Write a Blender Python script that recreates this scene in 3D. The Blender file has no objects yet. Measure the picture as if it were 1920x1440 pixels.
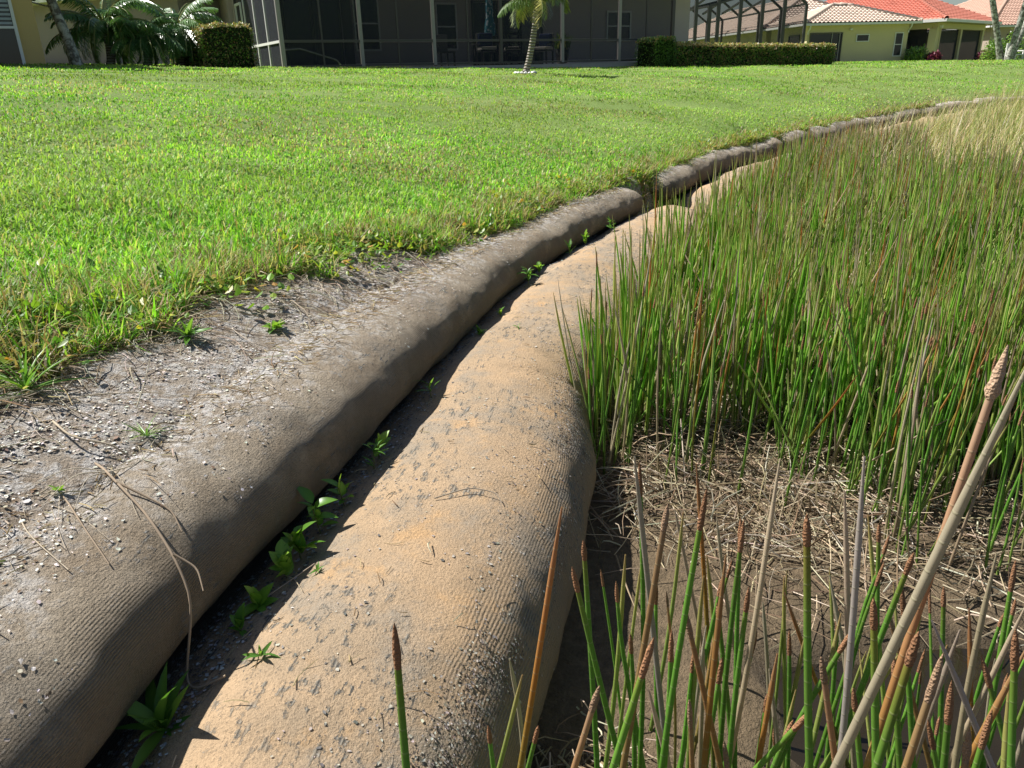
import bpy, math, random
import numpy as np
from mathutils import Vector, Matrix

SC = bpy.context.scene
COL = SC.collection
R = math.radians
rng = np.random.default_rng(11)
random.seed(4)

# ------------------------------------------------------------ camera, sky, sun, exposure
EYE = Vector((0.0, 0.0, 1.30))
cam_d = bpy.data.cameras.new('camera')
cam = bpy.data.objects.new('camera', cam_d)
COL.objects.link(cam)
PITCH, ROLL = R(22.0), R(1.5)
fw = Vector((0, math.cos(PITCH), -math.sin(PITCH)))
up0 = Vector((0, math.sin(PITCH), math.cos(PITCH)))
rt0 = Vector((1, 0, 0))
rt = rt0 * math.cos(ROLL) - up0 * math.sin(ROLL)
up = rt0 * math.sin(ROLL) + up0 * math.cos(ROLL)
m3 = Matrix((rt, up, -fw)).transposed()
cam.matrix_world = Matrix.Translation(EYE) @ m3.to_4x4()
cam_d.sensor_width = 36.0
cam_d.lens = 36.0 * 1442.0 / 1920.0
cam_d.clip_start = 0.05
cam_d.clip_end = 800
SC.camera = cam

SUN_AZ = Vector((-0.93, 0.37)).normalized()
SUN_EL = R(52)
world = bpy.data.worlds.new('World')
SC.world = world
world.use_nodes = True
wn = world.node_tree
sky = wn.nodes.new('ShaderNodeTexSky')
sky.sky_type = 'NISHITA'
sky.sun_disc = False
sky.sun_elevation = SUN_EL
sky.sun_rotation = math.atan2(SUN_AZ.x, SUN_AZ.y)
wn.links.new(sky.outputs[0], wn.nodes['Background'].inputs[0])
wn.nodes['Background'].inputs[1].default_value = 0.052
sun_d = bpy.data.lights.new('sun', 'SUN')
sun_d.energy = 5.0
sun_d.angle = R(0.53)
sun_d.color = (1.0, 0.965, 0.91)
sun = bpy.data.objects.new('sun', sun_d)
COL.objects.link(sun)
sdir = Vector((SUN_AZ.x * math.cos(SUN_EL), SUN_AZ.y * math.cos(SUN_EL), math.sin(SUN_EL)))
sun.rotation_euler = sdir.to_track_quat('Z', 'Y').to_euler()
sun.location = (0, 0, 30)
SC.view_settings.view_transform = 'Standard'
SC.view_settings.look = 'None'
SC.view_settings.gamma = 1.0
SC.view_settings.exposure = 0.72
SC.view_settings.use_curve_mapping = False
SC.render.engine = 'CYCLES'
SC.cycles.max_bounces = 6
SC.cycles.transparent_max_bounces = 16
SC.cycles.use_denoising = True

# ------------------------------------------------------------ helpers: noise, meshes, materials
def _hash(ix, iy, seed):
    h = (ix.astype(np.int64) * 374761393 + iy.astype(np.int64) * 668265263 + seed * 974634777) & 0x7fffffff
    h = ((h ^ (h >> 13)) * 1274126177) & 0x7fffffff
    return ((h ^ (h >> 16)) & 0xffff) / 65535.0

def vnoise(x, y, seed=0):
    x = np.asarray(x, float); y = np.asarray(y, float)
    ix = np.floor(x); iy = np.floor(y)
    fx = x - ix; fy = y - iy
    fx = fx * fx * (3 - 2 * fx); fy = fy * fy * (3 - 2 * fy)
    a = _hash(ix, iy, seed); b = _hash(ix + 1, iy, seed)
    c = _hash(ix, iy + 1, seed); d = _hash(ix + 1, iy + 1, seed)
    return (a + (b - a) * fx) * (1 - fy) + (c + (d - c) * fx) * fy

def fbm(x, y, seed=0, oct=4):
    s = 0; amp = 0.5; tot = 0
    for o in range(oct):
        s = s + amp * vnoise(x * 2 ** o, y * 2 ** o, seed + o * 17); tot += amp; amp *= 0.5
    return s / tot

def sstep(x, a, b):
    t = np.clip((x - a) / (b - a), 0, 1)
    return t * t * (3 - 2 * t)

def mesh_np(name, verts, faces, cols=None, uv=None, smooth=False, attrs=None):
    """verts (N,3), faces (M,k) all of one size; cols (N,3) point colours; uv (N,2) per point"""
    me = bpy.data.meshes.new(name)
    verts = np.ascontiguousarray(verts, dtype=np.float32)
    faces = np.ascontiguousarray(faces, dtype=np.int32)
    nv, (nf, k) = len(verts), faces.shape
    me.vertices.add(nv); me.vertices.foreach_set('co', verts.ravel())
    me.loops.add(nf * k); me.loops.foreach_set('vertex_index', faces.ravel())
    me.polygons.add(nf)
    me.polygons.foreach_set('loop_start', np.arange(0, nf * k, k, dtype=np.int32))
    me.polygons.foreach_set('use_smooth', np.full(nf, smooth))
    if cols is not None:
        c4 = np.ones((nv, 4), np.float32); c4[:, :3] = cols
        me.attributes.new('Col', 'FLOAT_COLOR', 'POINT').data.foreach_set('color', c4.ravel())
    if uv is not None:
        l = me.uv_layers.new(name='UVMap')
        l.data.foreach_set('uv', np.ascontiguousarray(np.asarray(uv, np.float32)[faces.ravel()]).ravel())
    for an, av in (attrs or {}).items():
        me.attributes.new(an, 'FLOAT', 'POINT').data.foreach_set('value', np.ascontiguousarray(av, np.float32))
    me.update(calc_edges=True)
    return me

def link(name, me, mat=None, parent=None, loc=None, rot=None):
    o = bpy.data.objects.new(name, me)
    COL.objects.link(o)
    if mat is not None and me is not None and len(me.materials) == 0:
        me.materials.append(mat)
    if parent is not None:
        o.parent = parent
    if loc is not None: o.location = loc
    if rot is not None: o.rotation_euler = rot
    return o

def tag(o, label=None, cat=None, group=None, kind=None):
    if label: o['label'] = label
    if cat: o['category'] = cat
    if group: o['group'] = group
    if kind: o['kind'] = kind
    return o

def thing(name, label, cat, loc=(0, 0, 0), rz=0.0, group=None):
    o = bpy.data.objects.new(name, None)
    o.empty_display_size = 0.1
    COL.objects.link(o)
    o.location = loc; o.rotation_euler = (0, 0, rz)
    return tag(o, label, cat, group)

class NT:
    """tiny node-graph helper"""
    def __init__(s, name):
        s.m = bpy.data.materials.new(name); s.m.use_nodes = True
        s.t = s.m.node_tree; s.t.nodes.clear()
        s.out = s.t.nodes.new('ShaderNodeOutputMaterial')
    def n(s, typ, ins=None, **kw):
        nd = s.t.nodes.new('ShaderNode' + typ)
        for k, v in kw.items(): setattr(nd, k, v)
        for k, v in (ins or {}).items():
            sock = nd.inputs[k]
            if isinstance(v, bpy.types.NodeSocket): s.t.links.new(v, sock)
            elif isinstance(v, tuple) and len(v) == 3 and sock.type == 'RGBA': sock.default_value = (*v, 1)
            else: sock.default_value = v
        return nd
    def mix(s, f, a, b, mode='MIX'):
        nd = s.t.nodes.new('ShaderNodeMix'); nd.data_type = 'RGBA'; nd.blend_type = mode
        for i, v in ((0, f), (6, a), (7, b)):
            if isinstance(v, bpy.types.NodeSocket): s.t.links.new(v, nd.inputs[i])
            elif i and isinstance(v, tuple): nd.inputs[i].default_value = (*v, 1)
            else: nd.inputs[i].default_value = v
        return nd.outputs[2]
    def math(s, op, a, b=0.0, c=None):
        nd = s.t.nodes.new('ShaderNodeMath'); nd.operation = op
        for i, v in enumerate((a, b) if c is None else (a, b, c)):
            if isinstance(v, bpy.types.NodeSocket): s.t.links.new(v, nd.inputs[i])
            else: nd.inputs[i].default_value = v
        return nd.outputs[0]
    def ramp(s, f, lo, hi):
        nd = s.n('MapRange', {0: f, 1: lo, 2: hi}); nd.clamp = True; nd.interpolation_type = 'SMOOTHSTEP'
        return nd.outputs[0]
    def noise(s, vec, scale, detail=4.0, rough=0.6):
        ins = {'Scale': scale, 'Detail': detail, 'Roughness': rough}
        if vec is not None: ins['Vector'] = vec
        return s.n('TexNoise', ins).outputs[0]
    def attr(s, name, vec=False):
        nd = s.n('Attribute', attribute_name=name)
        return nd.outputs[0] if vec else nd.outputs[2]
    def pos(s): return s.n('NewGeometry').outputs[0]
    def obj(s): return s.n('TexCoord').outputs[3]
    def bsdf(s, color, rough=0.8, spec=0.3, bump=None, bstr=0.5, bdist=0.01, **kw):
        p = s.n('BsdfPrincipled', {'Base Color': color, 'Roughness': rough, 'Specular IOR Level': spec})
        for k, v in kw.items():
            k = k.replace('_', ' ')
            if isinstance(v, bpy.types.NodeSocket): s.t.links.new(v, p.inputs[k])
            else: p.inputs[k].default_value = v
        if bump is not None:
            b = s.n('Bump', {'Height': bump, 'Strength': bstr, 'Distance': bdist})
            s.t.links.new(b.outputs[0], p.inputs['Normal'])
        return p
    def done(s, shader):
        s.t.links.new(shader.outputs[0], s.out.inputs[0])
        return s.m

def simple(name, color, rough=0.7, spec=0.3, var=0.15, scale=8.0, bump=0.0, metal=0.0):
    k = NT(name)
    nz = k.noise(k.obj(), scale, 5.0)
    lo = tuple(c * (1 - var) for c in color); hi = tuple(min(1, c * (1 + var)) for c in color)
    c = k.mix(nz, lo, hi)
    return k.done(k.bsdf(c, rough, spec, bump=nz if bump else None, bstr=bump, bdist=0.01, Metallic=metal))

def leafmat(name, trans=0.45, rough=0.45, spec=0.35, tint=(1, 1, 1), use_col=True, color=None, fresh=0.9):
    k = NT(name)
    c = k.attr('Col', True) if use_col else k.mix(k.noise(k.obj(), 30.0, 2.0), tuple(x * .75 for x in color), tuple(x * 1.25 for x in color))
    if use_col and tint != (1, 1, 1): c = k.mix(1.0, c, tint, 'MULTIPLY')
    p = k.bsdf(c, rough, spec)
    t = k.n('BsdfTranslucent', {'Color': k.mix(1.0, c, (1.15, 1.2, 0.6), 'MULTIPLY')})
    ms = k.n('MixShader', {0: trans, 1: p.outputs[0], 2: t.outputs[0]})
    return k.done(ms)

def box_data(cx, cy, cz, sx, sy, sz):
    x0, x1, y0, y1, z0, z1 = cx - sx / 2, cx + sx / 2, cy - sy / 2, cy + sy / 2, cz - sz / 2, cz + sz / 2
    v = [(x0, y0, z0), (x1, y0, z0), (x1, y1, z0), (x0, y1, z0), (x0, y0, z1), (x1, y0, z1), (x1, y1, z1), (x0, y1, z1)]
    f = [(0, 3, 2, 1), (4, 5, 6, 7), (0, 1, 5, 4), (1, 2, 6, 5), (2, 3, 7, 6), (3, 0, 4, 7)]
    return v, f

def boxes(name, bs, mat, parent=None, bevel=0.0):
    V = []; Fc = []
    for b in bs:
        v, f = box_data(*b); o = len(V)
        V += v; Fc += [tuple(i + o for i in q) for q in f]
    me = bpy.data.meshes.new(name); me.from_pydata(V, [], Fc); me.update()
    o = link(name, me, mat, parent)
    if bevel:
        md = o.modifiers.new('b', 'BEVEL'); md.width = bevel; md.segments = 2
    return o

def bar(name, p, q, w, mat, parent=None, h=None):
    """square-section bar from p to q"""
    p = Vector(p); q = Vector(q); d = q - p
    v, f = box_data(0, 0, d.length / 2, w, h or w, d.length)
    qt = d.to_track_quat('Z', 'Y')
    me = bpy.data.meshes.new(name); me.from_pydata([qt @ Vector(c) + p for c in v], [], f); me.update()
    return link(name, me, mat, parent)

def tubes_data(P, Rad, sides, cols=None, cap=True):
    """P (N,K,3) polylines, Rad (N,K) radii, cols (N,K,3) -> verts, quads, cols, uv"""
    P = np.asarray(P, float); Rad = np.asarray(Rad, float)
    N, K, _ = P.shape
    T = np.gradient(P, axis=1); T /= np.linalg.norm(T, axis=2, keepdims=True) + 1e-12
    ref = np.where(np.abs(T[:, :1, 2:3]) > 0.8, np.array([1.0, 0.13, 0]), np.array([0, 0, 1.0]))
    U = np.cross(T, np.broadcast_to(ref, T.shape)); U /= np.linalg.norm(U, axis=2, keepdims=True) + 1e-12
    W = np.cross(T, U)
    a = np.linspace(0, 2 * np.pi, sides, endpoint=False)
    V = P[:, :, None] + Rad[:, :, None, None] * (np.cos(a)[None, None, :, None] * U[:, :, None] + np.sin(a)[None, None, :, None] * W[:, :, None])
    i = np.arange(N)[:, None, None] * K * sides + np.arange(K - 1)[None, :, None] * sides
    j = np.arange(sides)[None, None, :]; j2 = (j + 1) % sides
    Fq = np.stack([i + j, i + j2, i + sides + j2, i + sides + j], -1).reshape(-1, 4)
    seg = np.linalg.norm(np.diff(P, axis=1), axis=2)
    L = np.concatenate([np.zeros((N, 1)), np.cumsum(seg, 1)], 1)
    uv = np.stack([np.broadcast_to(a[None, None], (N, K, sides)), np.broadcast_to(L[:, :, None], (N, K, sides))], -1).reshape(-1, 2)
    cc = None if cols is None else np.repeat(np.asarray(cols, float)[:, :, None], sides, 2).reshape(-1, 3)
    return V.reshape(-1, 3), Fq, cc, uv

# ------------------------------------------------------------ the bank line: foot of the upper tube, seen from above
QP = np.array([(-9, -14), (-4.5, -6), (-1.9, -2.2), (-1.05, -0.8), (-.82, 0), (-.73, .55), (-.68, .92), (-.665, 1.12), (-.635, 1.27), (-.605, 1.43), (-.57, 1.58), (-.525, 1.76),
    (-.485, 1.96), (-.435, 2.21), (-.37, 2.5), (-.315, 2.77), (-.24, 3.08), (-.14, 3.4), (-.01, 3.79), (.14, 4.18), (.31, 4.6), (.52, 5.06),
    (.77, 5.56), (1.05, 6.07), (1.58, 7.02), (2.17, 8.18), (2.8, 9.15), (3.62, 10.2), (4.55, 11.4), (5.9, 13.2), (7.5, 15.1), (9.7, 17.6), (12.6, 20.1), (18, 23.3), (27, 26.6), (45, 30), (90, 33)])
def densify(P, step):
    t = np.concatenate([[0], np.cumsum(np.linalg.norm(np.diff(P, axis=0), axis=1))])
    n = int(t[-1] / step)
    ts = np.linspace(0, t[-1], n)
    x = np.interp(ts, t, P[:, 0]); y = np.interp(ts, t, P[:, 1])
    k = np.ones(9) / 9
    for _ in range(3):
        x[4:-4] = np.convolve(x, k, 'valid'); y[4:-4] = np.convolve(y, k, 'valid')
    return np.stack([x, y], 1)
Q = densify(QP, 0.05)
QS = np.concatenate([[0], np.cumsum(np.linalg.norm(np.diff(Q, axis=0), axis=1))])
QT = np.gradient(Q, axis=0); QT /= np.linalg.norm(QT, axis=1, keepdims=True)
QN = np.stack([QT[:, 1], -QT[:, 0]], 1)            # towards the pond
QDEC = np.concatenate([np.arange(0, len(Q), 3)])
def s_at_y(y): return float(np.interp(y, Q[:, 1], QS))
def q_at(s):
    p = np.stack([np.interp(s, QS, Q[:, 0]), np.interp(s, QS, Q[:, 1])], -1)
    n = np.stack([np.interp(s, QS, QN[:, 0]), np.interp(s, QS, QN[:, 1])], -1)
    return p, n / np.linalg.norm(n, axis=-1, keepdims=True)
def sdist(x, y):
    """signed distance to the bank line (positive on the pond side) and the y of the nearest point"""
    x = np.asarray(x, float).ravel(); y = np.asarray(y, float).ravel()
    qd = Q[QDEC]; nd = QN[QDEC]
    d = np.empty(len(x)); yq = np.empty(len(x))
    for a in range(0, len(x), 20000):
        dx = x[a:a + 20000, None] - qd[None, :, 0]; dy = y[a:a + 20000, None] - qd[None, :, 1]
        i = np.argmin(dx * dx + dy * dy, 1); r = np.arange(len(i))
        d[a:a + 20000] = dx[r, i] * nd[i, 0] + dy[r, i] * nd[i, 1]
        e = np.sqrt(dx[r, i] ** 2 + dy[r, i] ** 2)
        d[a:a + 20000] = np.where(e > 0.3, np.sign(d[a:a + 20000]) * e, d[a:a + 20000])
        yq[a:a + 20000] = qd[i, 1]
    return d, yq
def strip_w(yq): return np.interp(yq, [0.5, 1.5, 2.0, 2.66, 3.2, 3.75, 4.3, 6, 12, 30], [.92, .80, .68, .50, .41, .28, .20, .12, .10, .15])
def top_z(yq): return np.interp(yq, [0, 2.2, 4, 6, 30], [.585, .575, .505, .465, .46])
def low_w(yq): return np.interp(yq, [0, 1.04, 1.86, 2.3, 2.6, 3.0, 3.6, 4.9, 5.6, 8, 11, 30], [.62, .64, .69, .69, .64, .62, .66, .67, .64, .66, .5, .5])
def edge_noise(x, y): return (fbm(x * 5, y * 5, 31, 4) - .5) * .5 + (fbm(x * 1.9, y * 1.9, 33, 3) - .5) * .55
def ztop(x): return np.interp(x, [-60, -25, -10, -6.5, .5, 5, 14, 21, 28, 34, 60, 200], [2.4, 2.15, 1.80, 1.68, 1.56, 1.56, 1.42, 1.40, 1.28, 1.12, 1.1, 1.1])
def ground_z(x, y, d=None, yq=None):
    if d is None: d, yq = sdist(x, y)
    x = np.asarray(x, float).ravel(); y = np.asarray(y, float).ravel()
    t = np.maximum(-d - .2, 0)
    ze = top_z(yq) - .006
    zb = ze + (ztop(x) - ze) * (1 - np.exp(-t / 7.0)) + .04 * (1 - np.exp(-t / .2))
    zb += (fbm(x * 1.1, y * 1.1, 3, 3) - .5) * .10 * sstep(t, .4, 2.5) + (fbm(x * 9, y * 9, 8, 3) - .5) * .03
    mud = (fbm(x * 6, y * 6, 21, 4) - .5) * .035
    mud -= .085 * sstep(x + (fbm(x * 3, y * 3, 5, 3) - .5) * .5, .42, .80) * sstep(1.62 - y + .1 * (x - 1) + (fbm(x * 4, y * 4, 6, 3) - .5) * .3, 0.0, .30)
    w = sstep(d, -.19, -.02)
    return zb * (1 - w) + mud * w

# ------------------------------------------------------------ ground, one sheet
def axis(lo, a, b, hi, fine, n):
    c = np.arange(a, b, fine)
    l = a - (a - lo) * (np.linspace(1, 0, n, endpoint=False) ** 2.2)
    h = b + (hi - b) * (np.linspace(0, 1, n) ** 2.2)
    return np.concatenate([l, c, h])
gx = axis(-140, -2.3, 3.2, 160, .045, 60)
gy = axis(-60, .4, 7.0, 220, .045, 60)
GX, GY = np.meshgrid(gx, gy)
gd, gyq = sdist(GX, GY)
GZ = ground_z(GX, GY, gd, gyq)
lawn_mask = sstep(-gd - strip_w(gyq) + edge_noise(GX.ravel(), GY.ravel()), -.06, .10)
mud_mask = sstep(gd, -.12, .05)
nx, ny = len(gx), len(gy)
ii = (np.arange(ny - 1)[:, None] * nx + np.arange(nx - 1)[None]).ravel()
k = NT('ground_soil')
pos = k.pos()
n1 = k.noise(pos, 3.0, 6.0, .65); n2 = k.noise(pos, 28.0, 6.0, .7); n3 = k.noise(pos, 120.0, 4.0, .7); n4 = k.noise(pos, .55, 5.0, .6)
sand = k.mix(k.ramp(n1, .35, .65), (.37, .315, .25), (.26, .20, .14))
sand = k.mix(k.ramp(n2, .44, .58), sand, (.50, .475, .44))
sand = k.mix(k.math('MULTIPLY', k.ramp(k.noise(pos, 75.0, 5.0, .8), .52, .62), .75), sand, (.15, .115, .08))
sand = k.mix(k.ramp(n3, .60, .40), sand, (.12, .085, .055), 'MIX') if False else k.mix(k.math('MULTIPLY', k.ramp(n3, .55, .72), .6), sand, (.13, .09, .06))
thatch = k.mix(k.ramp(n3, .4, .65), (.13, .22, .04), (.23, .29, .08))
thatch = k.mix(k.math('MULTIPLY', k.ramp(n4, .42, .62), .7), thatch, (.22, .30, .08))
mud = k.mix(k.ramp(n2, .3, .7), (.225, .165, .10), (.135, .10, .06))
mud = k.mix(k.ramp(n3, .58, .75), mud, (.13, .10, .07))
wet = k.ramp(k.n('SeparateXYZ', {0: pos}).outputs[2], .0, -.035)
mud = k.mix(k.math('MULTIPLY', wet, .75), mud, (.05, .038, .024))
lw_ = k.attr('lawn')
edge = k.math('MULTIPLY', k.math('MULTIPLY', lw_, k.math('SUBTRACT', 1.0, lw_)), 3.6)
c = k.mix(lw_, sand, thatch)
c = k.mix(k.math('MULTIPLY', edge, .8), c, (.10, .07, .04))
c = k.mix(k.attr('mud'), c, mud)
rg = k.math('SUBTRACT', .92, k.math('MULTIPLY', k.math('MULTIPLY', wet, k.attr('mud')), .55))
hgt = k.math('ADD', k.math('MULTIPLY', n2, 1.0), k.math('MULTIPLY', n3, .6))
M_ground = k.done(k.bsdf(c, rg, .3, bump=hgt, bstr=1.0, bdist=.024))
tag(link('ground', mesh_np('ground', np.stack([GX.ravel(), GY.ravel(), GZ], 1), np.stack([ii, ii + 1, ii + nx + 1, ii + nx], 1), smooth=True,
    attrs={'lawn': lawn_mask, 'mud': mud_mask}), M_ground), kind='structure')

# shallow pond water
k = NT('pond_water')
nz = k.noise(k.pos(), 5.0, 3.0)
p = k.bsdf(k.mix(k.noise(k.pos(), 9.0, 5.0), (.014, .011, .007), (.030, .023, .013)), .06, .5, bump=nz, bstr=.12, bdist=.02)
tr = k.n('BsdfTransparent', {0: (.75, .62, .42)})
M_water = k.done(k.n('MixShader', {0: .86, 1: tr.outputs[0], 2: p.outputs[0]}))
wx = np.linspace(.25, 3.2, 12); wy = np.linspace(-1.2, 1.95, 12)
WX, WY = np.meshgrid(wx, wy)
wi = (np.arange(11)[:, None] * 12 + np.arange(11)[None]).ravel()
tag(link('pond_water', mesh_np('pond_water', np.stack([WX.ravel(), WY.ravel(), np.full(144, -.040)], 1), np.stack([wi, wi + 1, wi + 13, wi + 12], 1)), M_water), kind='structure')

# ------------------------------------------------------------ geotextile tubes along the shore
def tube_mat(name, sandc, sandc2, weave, weave2, crust, crustamt, patch, ribamt, bank=False):
    k = NT(name)
    uv = k.n('UVMap', uv_map='UVMap').outputs[0]
    sx = k.n('SeparateXYZ', {0: uv})
    pos = k.pos()
    nl = k.noise(pos, 2.2, 5.0, .6); nq = k.noise(pos, 7.0, 5.0, .65); nm = k.noise(pos, 34.0, 6.0, .75); nf = k.noise(pos, 170.0, 4.0, .75); ng = k.noise(pos, 480.0, 2.0, .6)
    st = k.n('Mapping', {0: uv, 3: (17.0, 75.0, 1.0)}).outputs[0]
    ns = k.noise(st, 1.0, 4.0, .65)                     # streaks along the weave
    wob = k.math('MULTIPLY', k.noise(pos, 7.0, 3.0), .012)
    ph = k.math('MULTIPLY', k.math('ADD', sx.outputs[1], wob), 2 * math.pi / .0062)
    rib = k.math('ADD', k.math('MULTIPLY', k.math('SINE', ph), .5), .5)
    ph2 = k.math('MULTIPLY', sx.outputs[0], 2 * math.pi / .008)
    rib2 = k.math('ADD', k.math('MULTIPLY', k.math('SINE', ph2), .5), .5)
    c = k.mix(k.ramp(nl, .32, .66), sandc, sandc2)
    c = k.mix(k.math('MULTIPLY', k.ramp(k.noise(pos, 4.2, 6.0, .7), .47, .62), .75), c, (.29, .255, .205))
    c = k.mix(k.math('MULTIPLY', k.ramp(k.noise(pos, 5.6, 5.0, .7), .54, .68), .0 if bank else .6), c, (.56, .34, .155))
    c = k.mix(k.math('MULTIPLY', k.ramp(nq, .45, .7), .5), c, tuple(min(1, x * 1.22) for x in sandc))
    c = k.mix(k.math('MULTIPLY', k.ramp(nf, .50, .66), .65), c, tuple(x * .50 for x in sandc2))
    c = k.mix(k.math('MULTIPLY', k.ramp(ng, .52, .62), .35), c, tuple(min(1, x * 1.3) for x in sandc))
    # how deep the silt fills the weave
    cover = k.ramp(k.math('ADD', k.attr('sediment'), k.math('ADD', k.math('MULTIPLY', k.math('SUBTRACT', nl, .5), 1.3), k.math('MULTIPLY', k.math('SUBTRACT', nq, .5), 1.0))), .0, .55)
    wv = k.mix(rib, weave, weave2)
    c = k.mix(k.math('MULTIPLY', k.math('SUBTRACT', 1.0, cover), .55), c, (.24, .195, .14))
    sidec = k.mix(k.math('MULTIPLY', rib, ribamt), c, tuple(x * .45 for x in sandc2))
    c = k.mix(cover, sidec, c)
    if bank:
        bk = k.mix(k.ramp(k.noise(pos, 3.0, 6.0, .65), .35, .65), (.44, .385, .31), (.32, .255, .185))
        bk = k.mix(k.ramp(k.noise(pos, 28.0, 6.0, .7), .44, .58), bk, (.60, .57, .53))
        bk = k.mix(k.math('MULTIPLY', k.ramp(k.noise(pos, 75.0, 5.0, .8), .52, .62), .75), bk, (.15, .115, .08))
        bk = k.mix(k.math('MULTIPLY', k.ramp(k.noise(pos, 120.0, 4.0, .7), .55, .72), .6), bk, (.13, .09, .06))
        c = k.mix(k.ramp(k.math('ADD', k.attr('crust'), k.math('MULTIPLY', k.math('SUBTRACT', nq, .5), 1.2)), .35, .95), c, bk)
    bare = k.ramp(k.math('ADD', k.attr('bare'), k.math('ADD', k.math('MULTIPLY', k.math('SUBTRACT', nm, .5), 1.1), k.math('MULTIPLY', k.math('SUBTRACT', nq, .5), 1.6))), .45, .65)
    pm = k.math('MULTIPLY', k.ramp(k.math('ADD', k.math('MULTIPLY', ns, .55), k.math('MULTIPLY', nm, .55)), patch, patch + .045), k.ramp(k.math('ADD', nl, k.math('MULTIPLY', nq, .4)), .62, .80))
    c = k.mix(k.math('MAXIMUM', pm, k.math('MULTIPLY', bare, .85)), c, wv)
    cm = k.math('MULTIPLY', k.ramp(k.math('ADD', k.math('MULTIPLY', nm, .6), k.math('MULTIPLY', nf, .4)), crustamt, crustamt + .06), k.math('ADD', k.math('MULTIPLY', k.attr('crust'), .9), .1))
    c = k.mix(cm, c, crust)
    ribh = k.math('MULTIPLY', k.math('ADD', rib, k.math('MULTIPLY', rib2, .3)), k.math('ADD', k.math('SUBTRACT', 1.0, k.math('MULTIPLY', cover, .93)), pm))
    h = k.math('ADD', k.math('MULTIPLY', ribh, .6), k.math('ADD', k.math('MULTIPLY', nf, 1.6), k.math('MULTIPLY', nm, 3.4 if bank else 2.2)))
    return k.done(k.bsdf(c, .92, .15, bump=h, bstr=.95 if bank else .75, bdist=.0055 if bank else .004))
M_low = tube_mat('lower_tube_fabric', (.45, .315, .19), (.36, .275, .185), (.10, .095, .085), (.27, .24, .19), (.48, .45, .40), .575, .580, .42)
M_up = tube_mat('upper_tube_fabric', (.40, .335, .25), (.29, .225, .155), (.08, .085, .085), (.34, .33, .30), (.56, .53, .49), .55, .60, .45, True)

def tube_params(s, upper, seed):
    yq = np.interp(s, QS, Q[:, 1])
    lump = (fbm(s * 1.3, s * 0 + seed, seed, 3) - .5)
    if upper:
        zt = top_z(yq)
        a = np.interp(yq, [0, 2.5, 4, 6, 12, 30], [.33, .33, .27, .20, .2, .25]) * (1 + .12 * lump)
        b = np.interp(yq, [0, 2.5, 4, 6, 30], [.165, .16, .135, .125, .14]); zc = zt - b; b = b * (1 + .08 * lump)
        a = a * (1 + .5 * lump * sstep(yq, 6, 9)); b = b * (1 + .7 * lump * sstep(yq, 6, 9))
        c = -a + np.interp(yq, [0, 1.2, 2, 3, 4.5, 6], [.04, .06, .095, .10, .06, .02]); pw = 2.12
    else:
        w = low_w(yq) * (1 + .06 * lump)
        a = (w + .18) / 2; c = (w - .18) / 2
        zt = np.interp(yq, [0, 1.5, 3, 6, 30], [.325, .345, .355, .32, .29]) + .05 * lump
        zc = np.full(np.shape(s), .10); b = zt - zc; pw = 2.35
    return a, b, c, zc, pw
def tube_disp(s, th, seed):
    arc = np.minimum(th, 2 * np.pi - th) * .3
    if seed == 1:      # slack folds across the sagging waist of the near tube
        fold = 0
        for y_, a_, w_, sl in ((2.50, .011, .020, .10), (2.63, .016, .026, -.14), (2.80, .010, .018, .05), (3.25, .009, .02, .12), (4.30, .012, .03, -.1), (1.35, .006, .016, .15), (.98, .008, .02, -.1)):
            fold = fold - a_ * np.exp(-((s - s_at_y(y_) - sl * (th - 1.0)) / w_) ** 2) * np.clip(1.25 - th / 1.7, 0, 1)
    else: fold = 0
    return fold + (fbm(s * 2.2, arc * 4, seed + 40, 3) - .5) * (.034 if seed % 2 == 0 else .045) + (fbm(s * 9, arc * 5, seed + 45, 3) - .5) * (.004 if seed % 2 == 0 else .012) + (fbm(s * 22, arc * 26, seed + 50, 3) - .5) * .006
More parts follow.
